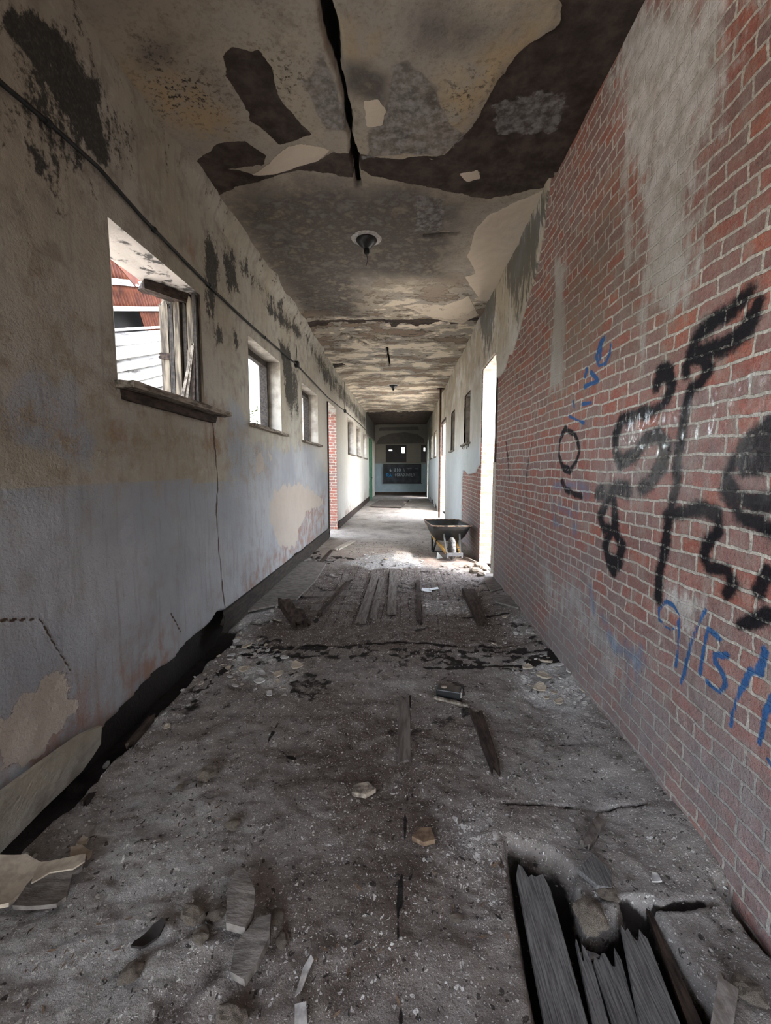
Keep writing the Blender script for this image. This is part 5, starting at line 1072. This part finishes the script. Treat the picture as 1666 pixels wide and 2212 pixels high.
# plaster chips scattered on the floor: one by one, in clusters
CH = []
for k, mt in enumerate(('chip_cream', 'chip_white', 'chip_grey', 'chip_white', 'chip_cream', 'chip_grey')):
    rnd = random.Random(70 + k); CH.append(slab_mesh('plaster_chip', irr(7, 1.0, rnd, rnd.uniform(.55, .9)), .18, M[mt], k, .18, .05))
LF = []
for k in range(3):
    LF.append(slab_mesh('fallen_leaf', [(-1, 0), (-.5, .22), (.1, .28), (.7, .14), (1.1, 0), (.6, -.16), (0, -.26), (-.6, -.2)], .03, M[('leaf', 'darkleaf', 'leaf')[k]], k + 3, .18, .05))
PLACED = []
def scatter(name, meshes, poly, n, r0, r1, seed, label, cat, group, lift=.3):
    rnd = random.Random(seed); P_ = [G(*p) for p in poly]; xs = [p[0] for p in P_]; ys = [p[1] for p in P_]; got = 0; tries = 0
    while got < n:
        x, y = rnd.uniform(min(xs), max(xs)), rnd.uniform(min(ys), max(ys))
        c = False
        for i in range(len(P_)):
            (ax, ay), (bx_, by_) = P_[i], P_[(i + 1) % len(P_)]
            if (ay > y) != (by_ > y) and x < (bx_ - ax) * (y - ay) / (by_ - ay) + ax: c = not c
        if not c: continue
        r = r0 * (r1 / r0) ** (rnd.random() ** 1.6)
        tries += 1
        if tries < 4000 and any((x - a) ** 2 + (y - b) ** 2 < (1.05 * (r + q)) ** 2 for a, b, q in PLACED): continue
        PLACED.append((x, y, r))
        o = bpy.data.objects.new(name, meshes[rnd.randrange(len(meshes))]); COL.objects.link(o)
        o.location = (x, y, floor_z(x, y) + r * .16); o.scale = (r, r, r); o.rotation_euler = (rnd.uniform(-lift, lift), rnd.uniform(-lift, lift), rnd.uniform(0, 6.28))
        tag(o, label, cat, group); got += 1
C1, C2, C3 = CH, [CH[1], CH[3], CH[4]], [CH[2], CH[5], CH[1]]
scatter('plaster_chip', C2, [(500, 1375), (560, 1375), (660, 1430), (620, 1500), (470, 1490)], 50, .016, .075, 1, 'pale plaster chip in the heap left of the middle of the floor', 'plaster chip', 'plaster chips left of the middle of the floor')
scatter('plaster_chip', C2, [(1100, 1440), (1180, 1425), (1255, 1480), (1270, 1540), (1140, 1500)], 50, .016, .08, 2, 'white plaster chip in the heap at the foot of the brick wall', 'plaster chip', 'plaster chips at the foot of the brick wall')
scatter('plaster_chip', C2, [(740, 1222), (800, 1196), (910, 1196), (920, 1228), (800, 1234)], 45, .015, .055, 3, 'white plaster chip in the band across the floor before the wheelbarrow', 'plaster chip', 'plaster chips across the middle of the corridor')
scatter('plaster_chip', C1, [(210, 1600), (420, 1450), (480, 1400), (520, 1420), (400, 1540), (260, 1680)], 55, .008, .032, 4, 'plaster chip along the black gap under the left wall', 'plaster chip', 'plaster chips along the left gap')
scatter('plaster_chip', C3, [(30, 1880), (120, 1770), (180, 1800), (150, 1870), (60, 1885)], 35, .006, .02, 5, 'grey crumb in the little heap above the cream slab', 'plaster chip', 'crumbs above the cream slab')
scatter('plaster_chip', C1, [(560, 1350), (600, 1300), (660, 1310), (640, 1360)], 20, .015, .05, 6, 'pale chip around the dark log end', 'plaster chip', 'chips round the log end')
scatter('plaster_chip', C3, [(930, 1222), (1000, 1222), (1010, 1245), (950, 1240)], 20, .02, .05, 7, 'pale chip on the floor in front of the right doorway', 'plaster chip', 'chips before the right doorway')
scatter('plaster_chip', C2, [(960, 1300), (1060, 1300), (1160, 1400), (1080, 1400), (960, 1330)], 22, .012, .04, 8, 'white flake around the rotten club shaped stick', 'plaster chip', 'flakes round the club shaped stick')
scatter('fallen_leaf', LF, [(400, 1700), (480, 1680), (500, 1760), (380, 1840), (360, 1780)], 22, .008, .020, 9, 'small dark leaf on the grey floor left of the tan clods', 'leaf', 'dark leaves by the tan clods')
scatter('fallen_leaf', LF, [(60, 2010), (260, 1930), (320, 1960), (200, 2180), (40, 2200)], 26, .006, .016, 10, 'small dark leaf on the near floor below the grey slab', 'leaf', 'dark leaves below the grey slab')
scatter('fallen_leaf', LF, [(860, 1760), (1100, 1850), (1120, 2190), (640, 2200), (700, 1900)], 30, .010, .022, 11, 'curled leaf on the brown middle of the near floor', 'leaf', 'leaves on the near floor')
scatter('fallen_leaf', [LF[0]], [(1130, 1900), (1240, 1930), (1420, 2190), (1220, 2190)], 7, .012, .020, 12, 'brown leaf lying on the charred boards', 'leaf', 'leaves on the charred boards', .15)
# crumbs nobody could count
rnd = random.Random(99); mb = MB()
for i in range(5200):
    d = rnd.random(); y = .95 * (9.0 / .95) ** (d ** .9); x = rnd.uniform(XL + .15, XR - .03)
    if vnoise(np.array([x * 1.7]), np.array([y * 1.7]), 5)[0] < .42: continue
    r = rnd.uniform(.0012, .0040) * (.6 + y * .42); a = rnd.uniform(0, 6.28); z = floor_z(x, y) + r * .3; h = r * rnd.uniform(.4, .9)
    vs = [(x + r * math.cos(a + q) * rnd.uniform(.6, 1.2), y + r * math.sin(a + q) * rnd.uniform(.6, 1.2), z - h * .6) for q in (0, 1.57, 3.14, 4.71)]
    mb.add(vs + [(x + r * .2, y, z + h)], [(0, 1, 4), (1, 2, 4), (2, 3, 4), (3, 0, 4)])
tag(mb.build('grit', M['chip_grey'], FLOOR_O), 'fine plaster grit strewn over the whole floor', kind='stuff')
